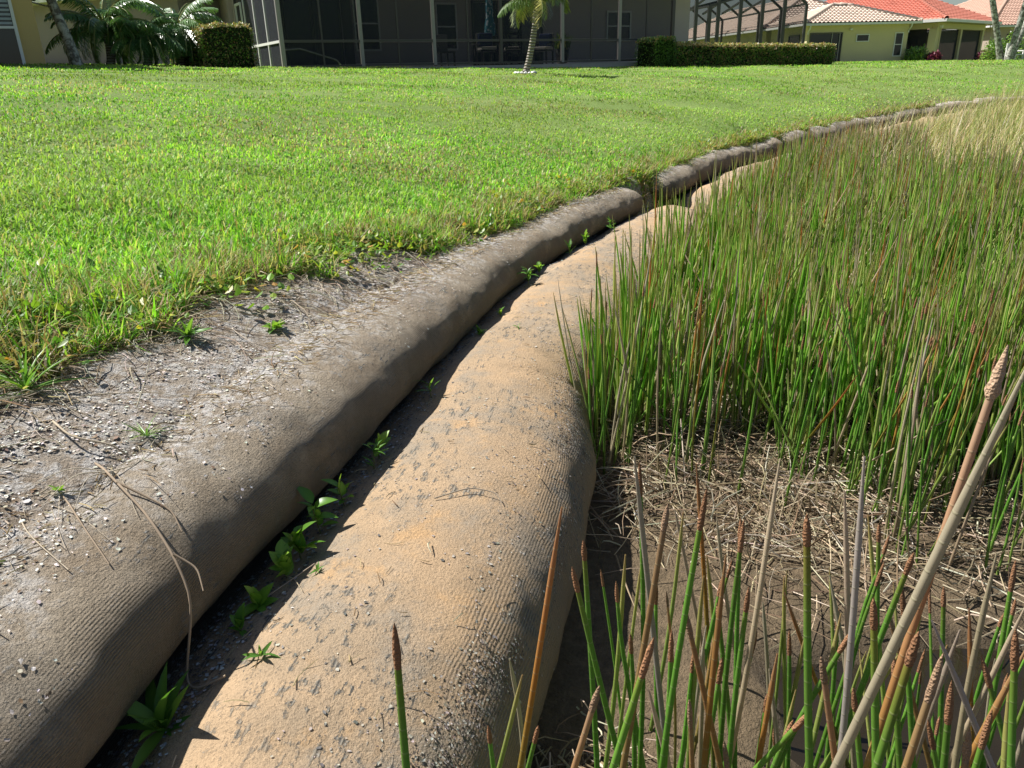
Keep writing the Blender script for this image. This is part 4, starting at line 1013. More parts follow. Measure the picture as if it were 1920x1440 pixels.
k = NT('dark_glass'); M_glass = k.done(k.bsdf(k.mix(k.noise(k.obj(), 1.5, 3.0), (.008, .012, .016), (.025, .035, .042)), .08, .5))
k = NT('louvre_blind'); M_blind = k.done(k.bsdf((.36, .40, .42), .6, .3))
k = NT('insect_screen')
dd = k.bsdf((.030, .034, .042), .8, .2); tt = k.n('BsdfTransparent', {0: (1, 1, 1)})
M_screen = k.done(k.n('MixShader', {0: .44, 1: tt.outputs[0], 2: dd.outputs[0]}))
k = NT('dense_screen')
dd = k.bsdf((.016, .018, .024), .7, .3); tt = k.n('BsdfTransparent', {0: (1, 1, 1)})
M_screen2 = k.done(k.n('MixShader', {0: .80, 1: tt.outputs[0], 2: dd.outputs[0]}))
def tilemat(name, c1, c2):
    k = NT(name); pos = k.pos()
    c = k.mix(k.noise(pos, 2.5, 6.0, .75), c1, c2)
    c = k.mix(k.math('MULTIPLY', k.ramp(k.noise(pos, .7, 4.0), .5, .7), .35), c, tuple(x * .6 for x in c2))
    return k.done(k.bsdf(c, .8, .25))
M_tile_tan = tilemat('tan_roof_tile', (.72, .60, .50), (.58, .44, .35)); M_tile_red = tilemat('coral_roof_tile', (.68, .27, .20), (.56, .19, .13)); M_tile_pink = tilemat('pink_roof_tile', (.62, .42, .33), (.50, .31, .23)); M_tile_or = tilemat('orange_roof_tile', (.66, .36, .24), (.5, .25, .16))

def roof_plane(name, e0, e1, up_, slope_len, in0, in1, mat, parent, pitch_col=.30, course=.36):
    """barrel tile field over a trapezium: eave e0->e1, up-slope unit vector up_, hips moving in by in0/in1 at the top"""
    e0 = np.array(e0, float); e1 = np.array(e1, float); L = np.linalg.norm(e1 - e0); a = (e1 - e0) / L
    u = np.array(up_, float); u /= np.linalg.norm(u); nrm = np.cross(a, u); nrm *= np.sign(nrm[2])
    nc = int(slope_len / course)
    xs = np.arange(0, L + pitch_col / 4, pitch_col / 4)
    wave = np.array([0, .045, .065, .045])[np.arange(len(xs)) % 4]
    rows = []
    for i in range(nc):
        for t, hh_ in ((i * course, .075), ((i + 1) * course - .012, .012)):
            rows.append((t, hh_))
    V = []
    for t, hh_ in rows:
        lo = in0 * t / slope_len; hi = L - in1 * t / slope_len
        q = np.clip(xs, lo, max(lo, hi))
        V.append(e0[None] + a[None] * q[:, None] + u[None] * t + nrm[None] * (wave + hh_)[:, None])
    V = np.array(V); R_, Cn = V.shape[:2]
    i = (np.arange(R_ - 1)[:, None] * Cn + np.arange(Cn - 1)[None]).ravel()
    o = link(name, mesh_np(name, V.reshape(-1, 3), np.stack([i, i + 1, i + Cn + 1, i + Cn], 1)), mat, parent)
    return o
def ridge(name, p, q, mat, parent, r=.14):
    p = np.array(p, float); q = np.array(q, float); L = np.linalg.norm(q - p); n = max(2, int(L / .4))
    P = []; Rr = []
    for i in range(n):
        for t, rr in ((i / n, r * 1.12), ((i + .97) / n, r * .82)):
            P.append(p + (q - p) * t); Rr.append(rr)
    V, Fq, _, _ = tubes_data(np.array(P)[None], np.array(Rr)[None], 8)
    return link(name, mesh_np(name, V, Fq, smooth=True), mat, parent)

def hip_house(name, label, loc, rz, W, D, H, wallm, roofm, pitch=22, over=.6, soffit=M_cream, front_walls=True):
    """local frame: front wall along +x from the origin corner, house goes back along +y"""
    t = thing(name, label, 'house', loc, rz)
    th = .25
    ws = [(W / 2, th / 2, H / 2 - .2, W, th, H + .4), (W / 2, D - th / 2, H / 2 - .2, W, th, H + .4), (th / 2, D / 2, H / 2 - .2, th, D - 2 * th - .004, H + .4), (W - th / 2, D / 2, H / 2 - .2, th, D - 2 * th - .004, H + .4)]
    for i, b in enumerate(ws):
        if i == 0 and not front_walls: continue
        if i == 2 and front_walls == 'none': continue
        boxes('wall', [b], wallm, t)
    boxes('soffit', [(W / 2, D / 2, H + .04, W + 2 * over - .06, D + 2 * over - .06, .08)], soffit, t)
    z0 = H + .10
    tp = math.tan(R(pitch))
    hw = min(W, D) / 2 + over
    sl = hw / math.cos(R(pitch))
    c = [(-over, -over, z0), (W + over, -over, z0), (W + over, D + over, z0), (-over, D + over, z0)]
    rz_ = z0 + hw * tp
    cs, sn = math.cos(R(pitch)), math.sin(R(pitch))
    rf = roof_plane('roof', c[0], c[1], (0, cs, sn), sl, hw, hw, roofm, t)
    roof_plane('roof', c[1], c[2], (-cs, 0, sn), sl, hw, hw, roofm, t)
    roof_plane('roof', c[2], c[3], (0, -cs, sn), sl, hw, hw, roofm, t)
    roof_plane('roof', c[3], c[0], (cs, 0, sn), sl, hw, hw, roofm, t)
    if W >= D: A = (D / 2, D / 2, rz_); B = (W - D / 2, D / 2, rz_)
    else: A = (W / 2, W / 2, rz_); B = (W / 2, D - W / 2, rz_)
    ends = (A, B, B, A) if W >= D else (A, A, B, B)
    for k_, q in zip(c, ends): ridge('ridge_tiles', (k_[0], k_[1], k_[2] + .08), (q[0], q[1], q[2] + .06), roofm, t)
    ridge('ridge_tiles', (*A[:2], A[2] + .06), (*B[:2], B[2] + .06), roofm, t)
    boxes('gutter', [(W / 2, -over - .05, H + .06, W + 2 * over, .12, .14)], M_white, t)
    boxes('gutter', [(-over - .05, D / 2, H + .06, .12, D + 2 * over, .14)], M_white, t)
    return t
def window(parent, x, z, w, h, y=0.0, side='front', blind=False, mid=True, nm='window', frame=None):
    """a framed pane standing 4 cm proud of the wall"""
    fr = frame or M_white; f = .06
    def bb(cx, cz, sx, sz, dep, sy): return (cx, y - dep, cz, sx, sy, sz) if side == 'front' else (y - dep, cx, cz, sy, sx, sz)
    o = boxes(nm, [bb(x - w / 2 + f / 2, z, f, h, .03, .08), bb(x + w / 2 - f / 2, z, f, h, .03, .08), bb(x, z + h / 2 - f / 2, w - 2 * f, f, .03, .08), bb(x, z - h / 2 + f / 2, w - 2 * f, f, .03, .08)] + ([bb(x, z, w - 2 * f, f * .8, .034, .06)] if mid else []), fr, parent)
    for s_ in ((1, -1) if mid else (0,)):
        hh_ = (h - 2 * f) / (2 if mid else 1); boxes('pane', [bb(x, z + s_ * hh_ / 2, w - 2 * f, hh_ - .03, .012, .02)], M_glass, o)
    if blind:
        for j in range(11): boxes('slat', [bb(x, z + .08 + (h / 2 - .12) * j / 11, w - 2 * f - .02, .045, .032, .012)], M_blind, o)
    return o

# ochre house at the side of the lawn
hx, hy = -9.83, 18.0
hz = gz(-11, 18.3) - .05
t = thing('house', 'ochre stucco house corner with a white framed window and louvred blind', 'house', (hx, hy, hz), R(33))
boxes('wall', [(-4, .15, 1.5, 8, .3, 3.2)], M_tan, t); boxes('wall', [(-.15, 4.3, 1.5, .3, 8, 3.2)], M_tan, t)
boxes('wall', [(-4, 8.5, 1.5, 8, .3, 3.2)], M_tan, t); boxes('wall', [(-7.85, 4.3, 1.5, .3, 8, 3.2)], M_tan, t)
boxes('soffit', [(-4, 4.3, 3.14, 9.2, 9.6, .08)], M_cream, t)
roof_plane('roof', (-8.6, -.5, 3.2), (.6, -.5, 3.2), (0, .92, .38), 5.0, 4.6, 4.6, M_tile_or, t)
roof_plane('roof', (.6, -.5, 3.2), (.6, 9.1, 3.2), (-.92, 0, .38), 5.0, 4.8, 4.8, M_tile_or, t)
roof_plane('roof', (.6, 9.1, 3.2), (-8.6, 9.1, 3.2), (0, -.92, .38), 5.0, 4.6, 4.6, M_tile_or, t)
roof_plane('roof', (-8.6, 9.1, 3.2), (-8.6, -.5, 3.2), (.92, 0, .38), 5.0, 4.8, 4.8, M_tile_or, t)
window(t, -.95, .78, 1.15, 2.05, blind=True)

# mauve house with the big screened lanai
E1 = np.array((math.cos(R(28)), math.sin(R(28)))); C0 = np.array((-6.3, 24.0))
cz = 1.60
t = thing('house', 'mauve grey stucco house with dark screened pool enclosure and bronze framing', 'house', (C0[0], C0[1], cz), R(28))
LW, DEPTH = 14.1, 6.2
boxes('patio_slab', [(LW / 2 - .1, DEPTH / 2 + .1, -.17, LW + .4, DEPTH + .2, .25)], M_slab, t)
boxes('wall', [(LW / 2 + 3.0, DEPTH + .2, 1.55, LW + 6.0, .3, 3.3)], M_mauve, t)
boxes('wall', [(-.0, DEPTH + 9.2, 1.55, .3, 17.68, 3.3)], M_mauve, t)
boxes('wall', [(LW + 6.1, DEPTH + 4.2, 1.55, .25, 8, 3.3)], M_mauve, t)
boxes('soffit', [(LW / 2 + 2.8, DEPTH - .1, 3.20, LW + 7.6, 2.6, .1)], M_cream, t)
roof_plane('roof', (-.9, DEPTH - 1.4, 3.28), (LW + 7, DEPTH - 1.4, 3.28), (0, .92, .38), 6.5, 6, 6, M_tile_or, t)
roof_plane('roof', (-.7, DEPTH + 19, 3.28), (-.7, DEPTH - 1.4, 3.28), (.92, 0, .38), 6.5, 6, 6, M_tile_or, t)
boxes('soffit', [(-.36, DEPTH + 10, 3.20, .68, 17.6, .1)], M_cream, t)
boxes('gutter', [(-.78, DEPTH + 8.8, 3.2, .12, 20.2, .16)], M_white, t)
window(t, DEPTH + 3.0, 1.5, .9, 1.5, y=-.15, side='left', frame=M_frame)
yw = DEPTH + .05
for xw, zw, w_, h_ in ((4.7, 1.55, 1.0, 1.9), (7.95, 1.45, .9, 1.7), (16.2, 1.5, 1.3, 1.2)): window(t, xw, zw, w_, h_, y=yw)
for x0 in (1.1, 2.15, 3.2): window(t, x0, 1.2, 1.02, 2.4, y=yw, mid=False, nm='sliding_door', frame=M_frame)
for x0 in (9.6, 10.7, 11.8): window(t, x0, 1.2, 1.06, 2.4, y=yw, mid=False, nm='sliding_door', frame=M_frame)
boxes('wall_shade_panel', [(3.95, yw - .03, 1.3, .35, .05, 2.6)], M_frame, t)
bw = LW / 6
for i in range(7):
    boxes('post', [(i * bw, 0, 1.6, .10 if 0 < i < 6 else .12, .10, 3.2)], M_post if i in (0, 1, 2, 4, 5) else M_frame, t)
    if i: bar('roof_beam', (i * bw, .0, 3.2), (i * bw, DEPTH - 1.2, 4.3), .12, M_frame, t)
    if i in (2, 3): bar('knee_brace', (i * bw, .04, .72), (i * bw + .26, .5, .0), .06, M_frame, t)
boxes('rail', [(LW / 2, -.002, .70, LW, .07, .07)], M_frame, t)
for i in range(6):
    boxes('mullion', [((i + .5) * bw, 0, 1.6, .045, .045, 3.1)], M_frame, t)
    bar('roof_brace', ((i + .05) * bw, .06, 2.2), ((i + .5) * bw, .06, 3.15), .05, M_frame, t)
boxes('rail', [(LW / 2, -.002, 2.15, LW, .05, .05)], M_frame, t)
boxes('rail', [(LW / 2, -.002, 3.2, LW, .09, .1)], M_frame, t)
boxes('rail', [(LW / 2, -.002, .03, LW, .07, .06)], M_frame, t)
boxes('rail', [(-.002, DEPTH / 2, .70, .07, DEPTH, .07)], M_white, t)
boxes('rail', [(-.002, DEPTH / 2, 3.2, .08, DEPTH, .08)], M_frame, t)
for j, yy in enumerate((1.6, 3.1, 4.6, 6.05)): boxes('post', [(0, yy, 1.6, .07, .07, 3.2)], M_white if j != 3 else M_frame, t)
boxes('screen_door', [(-.06, 4.85, 1.0, .05, .06, 2.1), (-.06, 5.7, 1.0, .05, .06, 2.1), (-.06, 5.28, 2.05, .05, .91, .07)], M_white, t)
def panel(p, a, b, mat=M_screen, nm='screen_panel'):
    p = np.array(p, float); a = np.array(a, float); b = np.array(b, float); nrm = np.cross(a, b); nrm = nrm / np.linalg.norm(nrm) * .003
    c8 = [p - nrm, p + a - nrm, p + a + b - nrm, p + b - nrm, p + nrm, p + a + nrm, p + a + b + nrm, p + b + nrm]
    me = bpy.data.meshes.new(nm); me.from_pydata([tuple(v) for v in c8], [], [(0, 3, 2, 1), (4, 5, 6, 7), (0, 1, 5, 4), (1, 2, 6, 5), (2, 3, 7, 6), (3, 0, 4, 7)]); me.update()
    return me
for i in range(6):
    link('screen_panel', panel((i * bw + .06, .0, .74), (bw - .12, 0, 0), (0, 0, 2.4)), M_screen, t)
    link('screen_panel', panel((i * bw + .06, .0, .07), (bw - .12, 0, 0), (0, 0, .59)), M_screen, t)
    link('screen_panel', panel((i * bw + .07, .05, 3.25), (bw - .14, 0, 0), (0, DEPTH - 1.3, 1.1)), M_screen, t)
for y0, y1 in ((.06, 1.56), (1.64, 3.06), (3.14, 4.56), (4.66, 5.98)):
    link('screen_panel', panel((0, y0, .05), (0, y1 - y0, 0), (0, 0, 3.1)), M_screen, t)
def P_(lx, ly, lz=0.0):
    c_, s_ = math.cos(R(28)), math.sin(R(28)); return (C0[0] + c_ * lx - s_ * ly, C0[1] + s_ * lx + c_ * ly, cz - .015 + lz)
# pool handrail
pr = np.array([(-.0, .0, 0), (0, 0, .42), (.12, 0, .52), (.55, 0, .55), (1.6, 0, .22), (1.75, 0, .02)])
tt_ = np.linspace(0, 5, 40); Pm = np.stack([np.interp(tt_, np.arange(6), pr[:, i]) for i in range(3)], 1)
V, Fq, _, _ = tubes_data(Pm[None], np.full((1, 40), .022), 8)
tag(link('pool_handrail', mesh_np('pool_handrail', V, Fq, smooth=True), simple('steel_tube', (.6, .6, .6), .3, .5, .05, metal=.8), None, P_(.2, 1.0), (0, 0, R(20))), 'bent metal pool handrail behind the screen by the pool house corner', 'handrail')
# patio furniture
M_dark = simple('dark_iron', (.025, .024, .024), .5, .4, .1); M_cush = simple('beige_cushion', (.58, .54, .46), .9, .2, .1); M_navy = simple('navy_cushion', (.035, .05, .12), .9, .2, .1); M_greyw = simple('grey_wicker', (.20, .19, .18), .8, .2, .2, 40)
def chair(loc, rz, label, back='x', cushion=None, pillow=False):
    t = thing('patio_chair', label, 'chair', loc, rz, 'chairs on the screened patio')
    for sx in (-.26, .26):
        for sy in (-.24, .24): boxes('leg', [(sx, sy, .21, .05, .05, .42)], M_dark, t)
    boxes('seat', [(0, 0, .43, .58, .56, .05)], M_dark, t)
    if cushion: boxes('cushion', [(0, 0, .51, .54, .52, .11)], cushion, t, .03)
    if back == 'x':
        for sx in (-.27, .27): boxes('back_post', [(sx, .26, .72, .05, .05, .56)], M_dark, t)
        boxes('back_rail', [(0, .26, .98, .6, .05, .09)], M_dark, t); boxes('back_rail', [(0, .26, .52, .5, .04, .05)], M_dark, t)
        bar('cross_slat', (-.24, .262, .55), (.24, .262, .94), .035, M_dark, t); bar('cross_slat', (-.24, .258, .94), (.24, .258, .55), .033, M_dark, t)
    else:
        boxes('backrest', [(0, .27, .72, .58, .08, .56)], M_greyw, t, .02)
    for sx in (-.31, .31): boxes('armrest', [(sx, 0, .64, .05, .56, .04)], M_dark, t)
    if pillow: boxes('pillow', [(0, .17, .78, .50, .13, .42)], M_navy, t, .05)
    return t
chair(P_(8.3, 1.5), R(28 + 160), 'dark patio chair with crossed back slats and beige cushion under the umbrella', 'x', M_cush)
chair(P_(7.1, 1.1), R(28 - 10), 'wicker patio armchair with navy pillow and white cushion behind the palm trunk', 'w', M_cush, True)
chair(P_(9.6, 1.6), R(28 - 60), 'patio chair with slanted navy pillow beside the screen post', 'w', M_cush, True)
chair(P_(6.0, 2.2), R(28 + 5), 'low grey wicker chair against the stucco wall inside the screen', 'w')
tb = thing('patio_table', 'dark patio table under the folded umbrella behind the screen', 'table', P_(8.1, 2.6), R(28))
boxes('table_top', [(0, 0, .70, 1.3, .9, .05)], M_dark, tb)
for sx in (-.55, .55):
    for sy in (-.35, .35): boxes('leg', [(sx, sy, .34, .06, .06, .68)], M_dark, tb)
um = thing('patio_umbrella', 'folded teal and white patterned patio umbrella above the table', 'umbrella', P_(7.85, 2.3))
zs = np.array([0, 1.0, 1.02]); V, Fq, _, _ = tubes_data(np.array([[(0, 0, 0), (0, 0, 1.4), (0, 0, 2.6)]]), np.full((1, 3), .022), 8)
link('pole', mesh_np('pole', V, Fq), M_dark, um)
zz = np.linspace(.95, 2.5, 14); rr = np.interp(zz, [.95, 1.05, 1.3, 1.6, 1.7, 2.2, 2.5], [.15, .19, .17, .11, .13, .10, .03])
V, Fq, _, _ = tubes_data(np.stack([0 * zz, 0 * zz, zz], 1)[None], rr[None], 16)
aa = np.arctan2(V[:, 1], V[:, 0]); V[:, :2] *= (1 + .14 * np.cos(aa * 8))[:, None]
k = NT('teal_pattern'); ck = k.ramp(k.n('TexVoronoi', {'Vector': k.obj(), 'Scale': 9.0}).outputs[0], .25, .45)
M_teal = k.done(k.bsdf(k.mix(ck, (.62, .68, .70), (.05, .24, .30)), .8, .2))
link('canopy', mesh_np('canopy', V, Fq, smooth=True), M_teal, um)
# potted plant inside the screen
pp = thing('potted_plant', 'leafy potted plant on the patio near the far screen post', 'plant', P_(10.9, 2.4))
V, Fq, _, _ = tubes_data(np.array([[(0, 0, 0), (0, 0, .02), (0, 0, .5), (0, 0, .52), (0, 0, .45)]]), np.array([[.02, .20, .27, .24, .02]]), 14)
link('pot', mesh_np('pot', V, Fq, smooth=True), M_dark, pp)
nq = 260; th_ = rng.uniform(0, 6.28, nq)
V, Fc, C = blades(np.stack([rng.normal(0, .12, nq), rng.normal(0, .12, nq), rng.uniform(.45, .7, nq)], 1), rng.uniform(.25, .55, nq), np.full(nq, .05), th_, np.radians(rng.uniform(5, 60, nq)), np.radians(rng.uniform(10, 60, nq)), pick(nq, [((.10, .2, .04), 3), ((.30, .32, .06), 1)]))
link('foliage', mesh_np('foliage', V, Fc, C), M_leaf, pp)

# ------------------------------------------------------------ hedges
M_hleaf = leafmat('hedge_leaf', .22, .35, .5)
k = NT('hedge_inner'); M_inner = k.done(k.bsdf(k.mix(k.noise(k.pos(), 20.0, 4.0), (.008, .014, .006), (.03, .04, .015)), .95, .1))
def hedge(label, loc, rz, L, D, H0, H1, nl, pal, toppal, leaf=.05, name='hedge', ends=.14):
    t = thing(name, label, 'hedge', loc, rz, 'clipped hedges')
    x = rng.uniform(-.5, .5, nl); y = rng.uniform(-.5, .5, nl); z = rng.uniform(0, 1, nl)
    f = rng.choice(4, nl, p=(.42 - (ends - .14) / 2, .12, ends, .32 - (ends - .14) / 2))
    y = np.where(f == 0, -.5 + np.abs(rng.normal(0, .05, nl)), np.where(f == 1, .5 - np.abs(rng.normal(0, .05, nl)), y))
    x = np.where(f == 2, np.sign(rng.random(nl) - .5) * (.5 - np.abs(rng.normal(0, .02, nl))), x)
    z = np.where(f == 3, 1 - np.abs(rng.normal(0, .05, nl)), z)
    wob = .05 * (fbm(x * L * 2 + 5, z * 3, 500, 3) - .5) * 2
    H = np.interp(x, [-.5, -.1, .42, .5], [H0, H1, H1, H1 * .96]); ed = np.maximum(0, np.abs(x * L) - (L / 2 - .10))
    X = x * L; Y = y * D * (1 - .12 * z) + wob; Z = z * H - ed * 1.2 * z + .04 * (fbm(x * L * 4, y * 6, 510, 3) - .5) * 2
    col = pick(nl, pal); tp = (f == 3) | ((z > .86) & (rng.random(nl) < .6)); col[tp] = pick(int(tp.sum()), toppal)
    P = np.stack([X, Y, Z], 1)
    V, Fc, C = leaf_cloud(P, rng.uniform(.6, 1.3, nl) * leaf, (-.7, 1.2), col)
    link('foliage', mesh_np('foliage', V, Fc, C), M_hleaf, t)
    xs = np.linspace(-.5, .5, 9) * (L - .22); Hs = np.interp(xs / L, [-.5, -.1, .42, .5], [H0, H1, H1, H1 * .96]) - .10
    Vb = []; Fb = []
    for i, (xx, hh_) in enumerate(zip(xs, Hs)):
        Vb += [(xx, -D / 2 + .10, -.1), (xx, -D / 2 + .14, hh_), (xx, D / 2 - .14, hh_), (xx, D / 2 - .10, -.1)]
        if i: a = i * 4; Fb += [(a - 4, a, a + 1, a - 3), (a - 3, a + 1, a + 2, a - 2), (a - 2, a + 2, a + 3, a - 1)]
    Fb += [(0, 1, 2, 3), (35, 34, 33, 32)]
    me = bpy.data.meshes.new('branches'); me.from_pydata(Vb, [], Fb); me.update(); link('branches', me, M_inner, t)  # solid dark core added under the leaves to block light through the hedge
    return t
PH = [((.11, .21, .05), 4), ((.18, .33, .07), 4), ((.40, .25, .13), 2.5), ((.36, .54, .10), 2), ((.55, .36, .22), 1.5)]
PT = [((.42, .40, .15), 3), ((.52, .34, .16), 3), ((.14, .22, .05), 2), ((.5, .42, .25), 1)]
hedge('trimmed block hedge with sloping top and copper leaves beside the date palms', (-7.95, 23.0, gz(-7.95, 23.0) - .03), R(44), 1.5, 2.3, .98, 1.06, 11000, PH, PT, .055, ends=.42)
hedge('long low clipped hedge with orange tinted top along the screen enclosure', (9.6, 32.8, gz(9.6, 32.8) - .03), R(37), 10.8, 1.1, .86, .80, 22000, PH, PT, .07)
hedge('taller dark clipped hedge block at the end of the long low hedge', (5.35, 29.4, gz(5.35, 29.4) - .03), R(37), 1.1, 1.1, .96, .98, 4200, PH[:2], PH, .06)

# ------------------------------------------------------------ palms and trees
def frond_mesh(L, droop, nl, ll, col, wl=.03):
    f = np.linspace(0, 1, 14)
    ang = R(62) - droop * f ** 1.2
    dx = np.cos(ang); dz = np.sin(ang); stp = L / 13
    X = np.concatenate([[0], np.cumsum(dx[:-1]) * stp]); Z = np.concatenate([[0], np.cumsum(dz[:-1]) * stp])
    P = np.stack([X, 0 * X, Z], 1)
    V, Fq, cc, _ = tubes_data(P[None], np.linspace(.022, .004, 14)[None] * L, 4, np.tile((.22, .24, .08), (1, 14, 1)))
    Vs = [V]; Fs = [np.concatenate([Fq[:, [0, 1, 2]], Fq[:, [0, 2, 3]]])]; Cs = [cc]; o = len(V)
    q = np.linspace(.12, .99, nl)
    B = np.stack([np.interp(q, f, P[:, i]) for i in range(3)], 1)
    for sg in (-1, 1):
        l_ = ll * np.sin(np.pi * np.clip(q * .85 + .12, 0, 1)) ** .6 * rng.uniform(.85, 1.15, nl)
        tdir = np.stack([np.full(nl, .55), sg * np.full(nl, .75), -.10 - .5 * q], 1) + rng.normal(0, .08, (nl, 3))
        mid = B + tdir * (l_ * .5)[:, None]; tip = mid + (tdir + np.array([0, 0, -.55])) * (l_ * .5)[:, None]
        w = np.array([wl, 0, wl * .2])
        Vv = np.stack([B - w * .3, B + w * .3, mid - w * .5, mid + w * .5, tip], 1).reshape(-1, 3)
        b = np.arange(nl)[:, None] * 5 + o
        Vs.append(Vv); Fs.append(np.concatenate([b + np.array([[0, 1, 2]]), b + np.array([[1, 3, 2]]), b + np.array([[2, 3, 4]])], 1).reshape(-1, 3)); o += len(Vv)
        Cs.append(np.repeat((np.array(col) * rng.uniform(.8, 1.2, (nl, 1)))[:, None], 5, 1).reshape(-1, 3))
    return mesh_np('frond', np.concatenate(Vs), np.concatenate(Fs), np.concatenate(Cs))
M_frond = leafmat('palm_leaf', .20, .28, .6)
k = NT('palm_bark'); wv = k.n('TexWave', {'Vector': k.obj(), 'Scale': 5.0, 'Distortion': 3.0, 'Detail': 3.0}, bands_direction='Z').outputs[1]
M_bark = k.done(k.bsdf(k.mix(wv, (.16, .13, .10), (.40, .37, .33)), .95, .15, bump=wv, bstr=.8, bdist=.03))
k = NT('lichen_bark'); nzz = k.noise(k.obj(), 7.0, 5.0, .7)
M_lich = k.done(k.bsdf(k.mix(k.ramp(nzz, .42, .6), (.13, .12, .10), (.48, .48, .43)), .95, .15, bump=nzz, bstr=.7, bdist=.03))
def palm(label, base, top, r0, r1, nf, L, cols, droop=(1.4, 2.6), name='palm_tree', ll=.34, bark=None, group=None, nl=34):
    base = np.array(base, float); top = np.array(top, float)
    t = thing(name, label, 'palm', tuple(base), 0, group)
    f = np.linspace(0, 1, 12); P = (top - base)[None] * f[:, None]; P[:, 0] += .05 * np.sin(f * 3.1)
    V, Fq, _, _ = tubes_data(P[None], (np.interp(f, [0, .15, 1], [r0 * 1.25, r0, r1]) * (1 + .05 * np.sin(f * 60)))[None], 12)
    V[:, 2] -= 0
    link('trunk', mesh_np('trunk', V, Fq, smooth=True), bark or M_bark, t)
    ms = [frond_mesh(L * s_, d_, nl, ll, c_) for s_, d_, c_ in zip((1, .9, 1.05, .95), (droop[0], droop[1], (droop[0] + droop[1]) / 2, droop[1] * .9), (cols * 4)[:4])]
    for i in range(nf):
        o = link('frond', ms[i % 4], M_frond, t, tuple(top - base), (rng.normal(0, .12), rng.uniform(-.35, .75), i * 2.399 + rng.normal(0, .2)))
        sc = rng.uniform(.8, 1.1); o.scale = (sc, sc, sc)
    return t
DKG = [(.12, .24, .08), (.16, .30, .09), (.09, .19, .06)]
for (x_, y_, hh_, nf, L_), lb in (((-10.15, 21.6, .75, 46, 1.75), 'bushy date palm with arching glossy fronds next to the ochre house'), ((-9.35, 21.9, .55, 44, 1.5), 'dense middle date palm with low drooping fronds'), ((-8.75, 22.6, .8, 44, 1.5), 'date palm with shiny curled fronds just behind the block hedge')):
    zb = gz(x_, y_) - .04
    palm(lb, (x_, y_, zb), (x_ + .05, y_, zb + hh_), .11, .10, nf, L_, DKG, (1.6, 2.9), 'date_palm', .30, nl=46, group='date palms by the ochre house')
palm('slim palm with yellowed hanging frond, standing in a ring of white stones before the screen', (.52, 20.0, gz(.52, 20.0) - .03), (.80, 20.0, gz(.52, 20.0) + 1.5), .075, .06, 16, 1.15, [(.10, .17, .04), (.16, .20, .05), (.30, .28, .06), (.09, .16, .04)], (1.7, 3.0), 'palm_tree', .30)
for i in range(16):
    a = i / 16 * 6.28; sx, sy = .52 + .24 * math.cos(a), 20.0 + .24 * math.sin(a)
    o = link('border_stone', bpy.data.meshes['stone'], None, None, (sx, sy, gz(sx, sy) + .02), (0, 0, a)); 
    if i == 0:
        wm = bpy.data.meshes['stone'].copy(); wm.materials.clear(); wm.materials.append(M_white); wm.name = 'border_stone'
    o.data = wm; s_ = rng.uniform(2.0, 3.2); o.scale = (s_, s_, s_ * .9)
    tag(o, 'white painted stone in the ring around the slim palm', 'stone', 'white stones ringing the palm')
# leaning lichen-covered tree beside the ochre house
def limb(name, pts, radii, mat, parent, sides=10):
    pts = np.array(pts, float); tt = np.linspace(0, len(pts) - 1, len(pts) * 5)
    Pm = np.stack([np.interp(tt, np.arange(len(pts)), pts[:, i]) for i in range(3)], 1)
    for _ in range(3): Pm[1:-1] = (Pm[:-2] + 2 * Pm[1:-1] + Pm[2:]) / 4
    V, Fq, _, _ = tubes_data(Pm[None], np.interp(tt, np.arange(len(pts)), radii)[None], sides)
    return link(name, mesh_np(name, V, Fq, smooth=True), mat, parent)
def tree(label, base, pts, radii, limbs, crown, ncr, pal, leaf, name='tree', group=None, bark=None):
    t = thing(name, label, 'tree', base, 0, group)
    tr_ = limb('trunk', pts, radii, bark or M_lich, t)
    for lp, lr in limbs: limb('limb', lp, lr, bark or M_lich, t, 7)
    cs = []
    for (cx, cy, cz_, rr) in crown:
        m_ = ncr // len(crown); v = rng.normal(size=(m_, 3)); v /= np.linalg.norm(v, axis=1, keepdims=True)
        cs.append(np.array([cx, cy, cz_]) + v * (rr * rng.random((m_, 1)) ** .45))
    P = np.concatenate(cs); kp = fbm(P[:, 0] * 2.2 + P[:, 2], P[:, 1] * 2.2 + P[:, 2] * 2, 600, 2) > .42; P = P[kp]
    V, Fc, C = leaf_cloud(P, rng.uniform(.6, 1.3, len(P)) * leaf, (-.9, 1.1), pick(len(P), pal))
    link('crown', mesh_np('crown', V, Fc, C), M_leaf, t)
    return t
tz = gz(-10.22, 20.0) - .05
tree('leaning grey lichen spotted tree beside the ochre house corner', (-10.2, 20.0, tz), [(0, 0, 0), (-.06, 0, .5), (-.28, .05, 1.35), (-.42, .1, 2.2), (-.5, .1, 3.0)], [.15, .12, .105, .095, .07],
     [([(-.3, .05, 1.45), (-.2, .1, 1.7), (0.1, .2, 1.95)], [.025, .02, .01]), ([(-.45, .1, 2.6), (-.7, .2, 3.6), (-.95, .3, 4.5)], [.06, .05, .02]), ([(-.47, .1, 2.8), (-.3, .3, 3.8), (-.15, .4, 4.8)], [.06, .045, .02]), ([(-.32, .05, 1.3), (-.75, -.1, 1.42), (-.95, -.15, 1.40)], [.02, .014, .006])],
     [(-.9, .3, 4.4, .8), (-.2, .4, 4.6, .8), (-.72, -.1, 1.62, .20)], 2400, [((.12, .22, .04), 3), ((.2, .3, .06), 2)], .09)

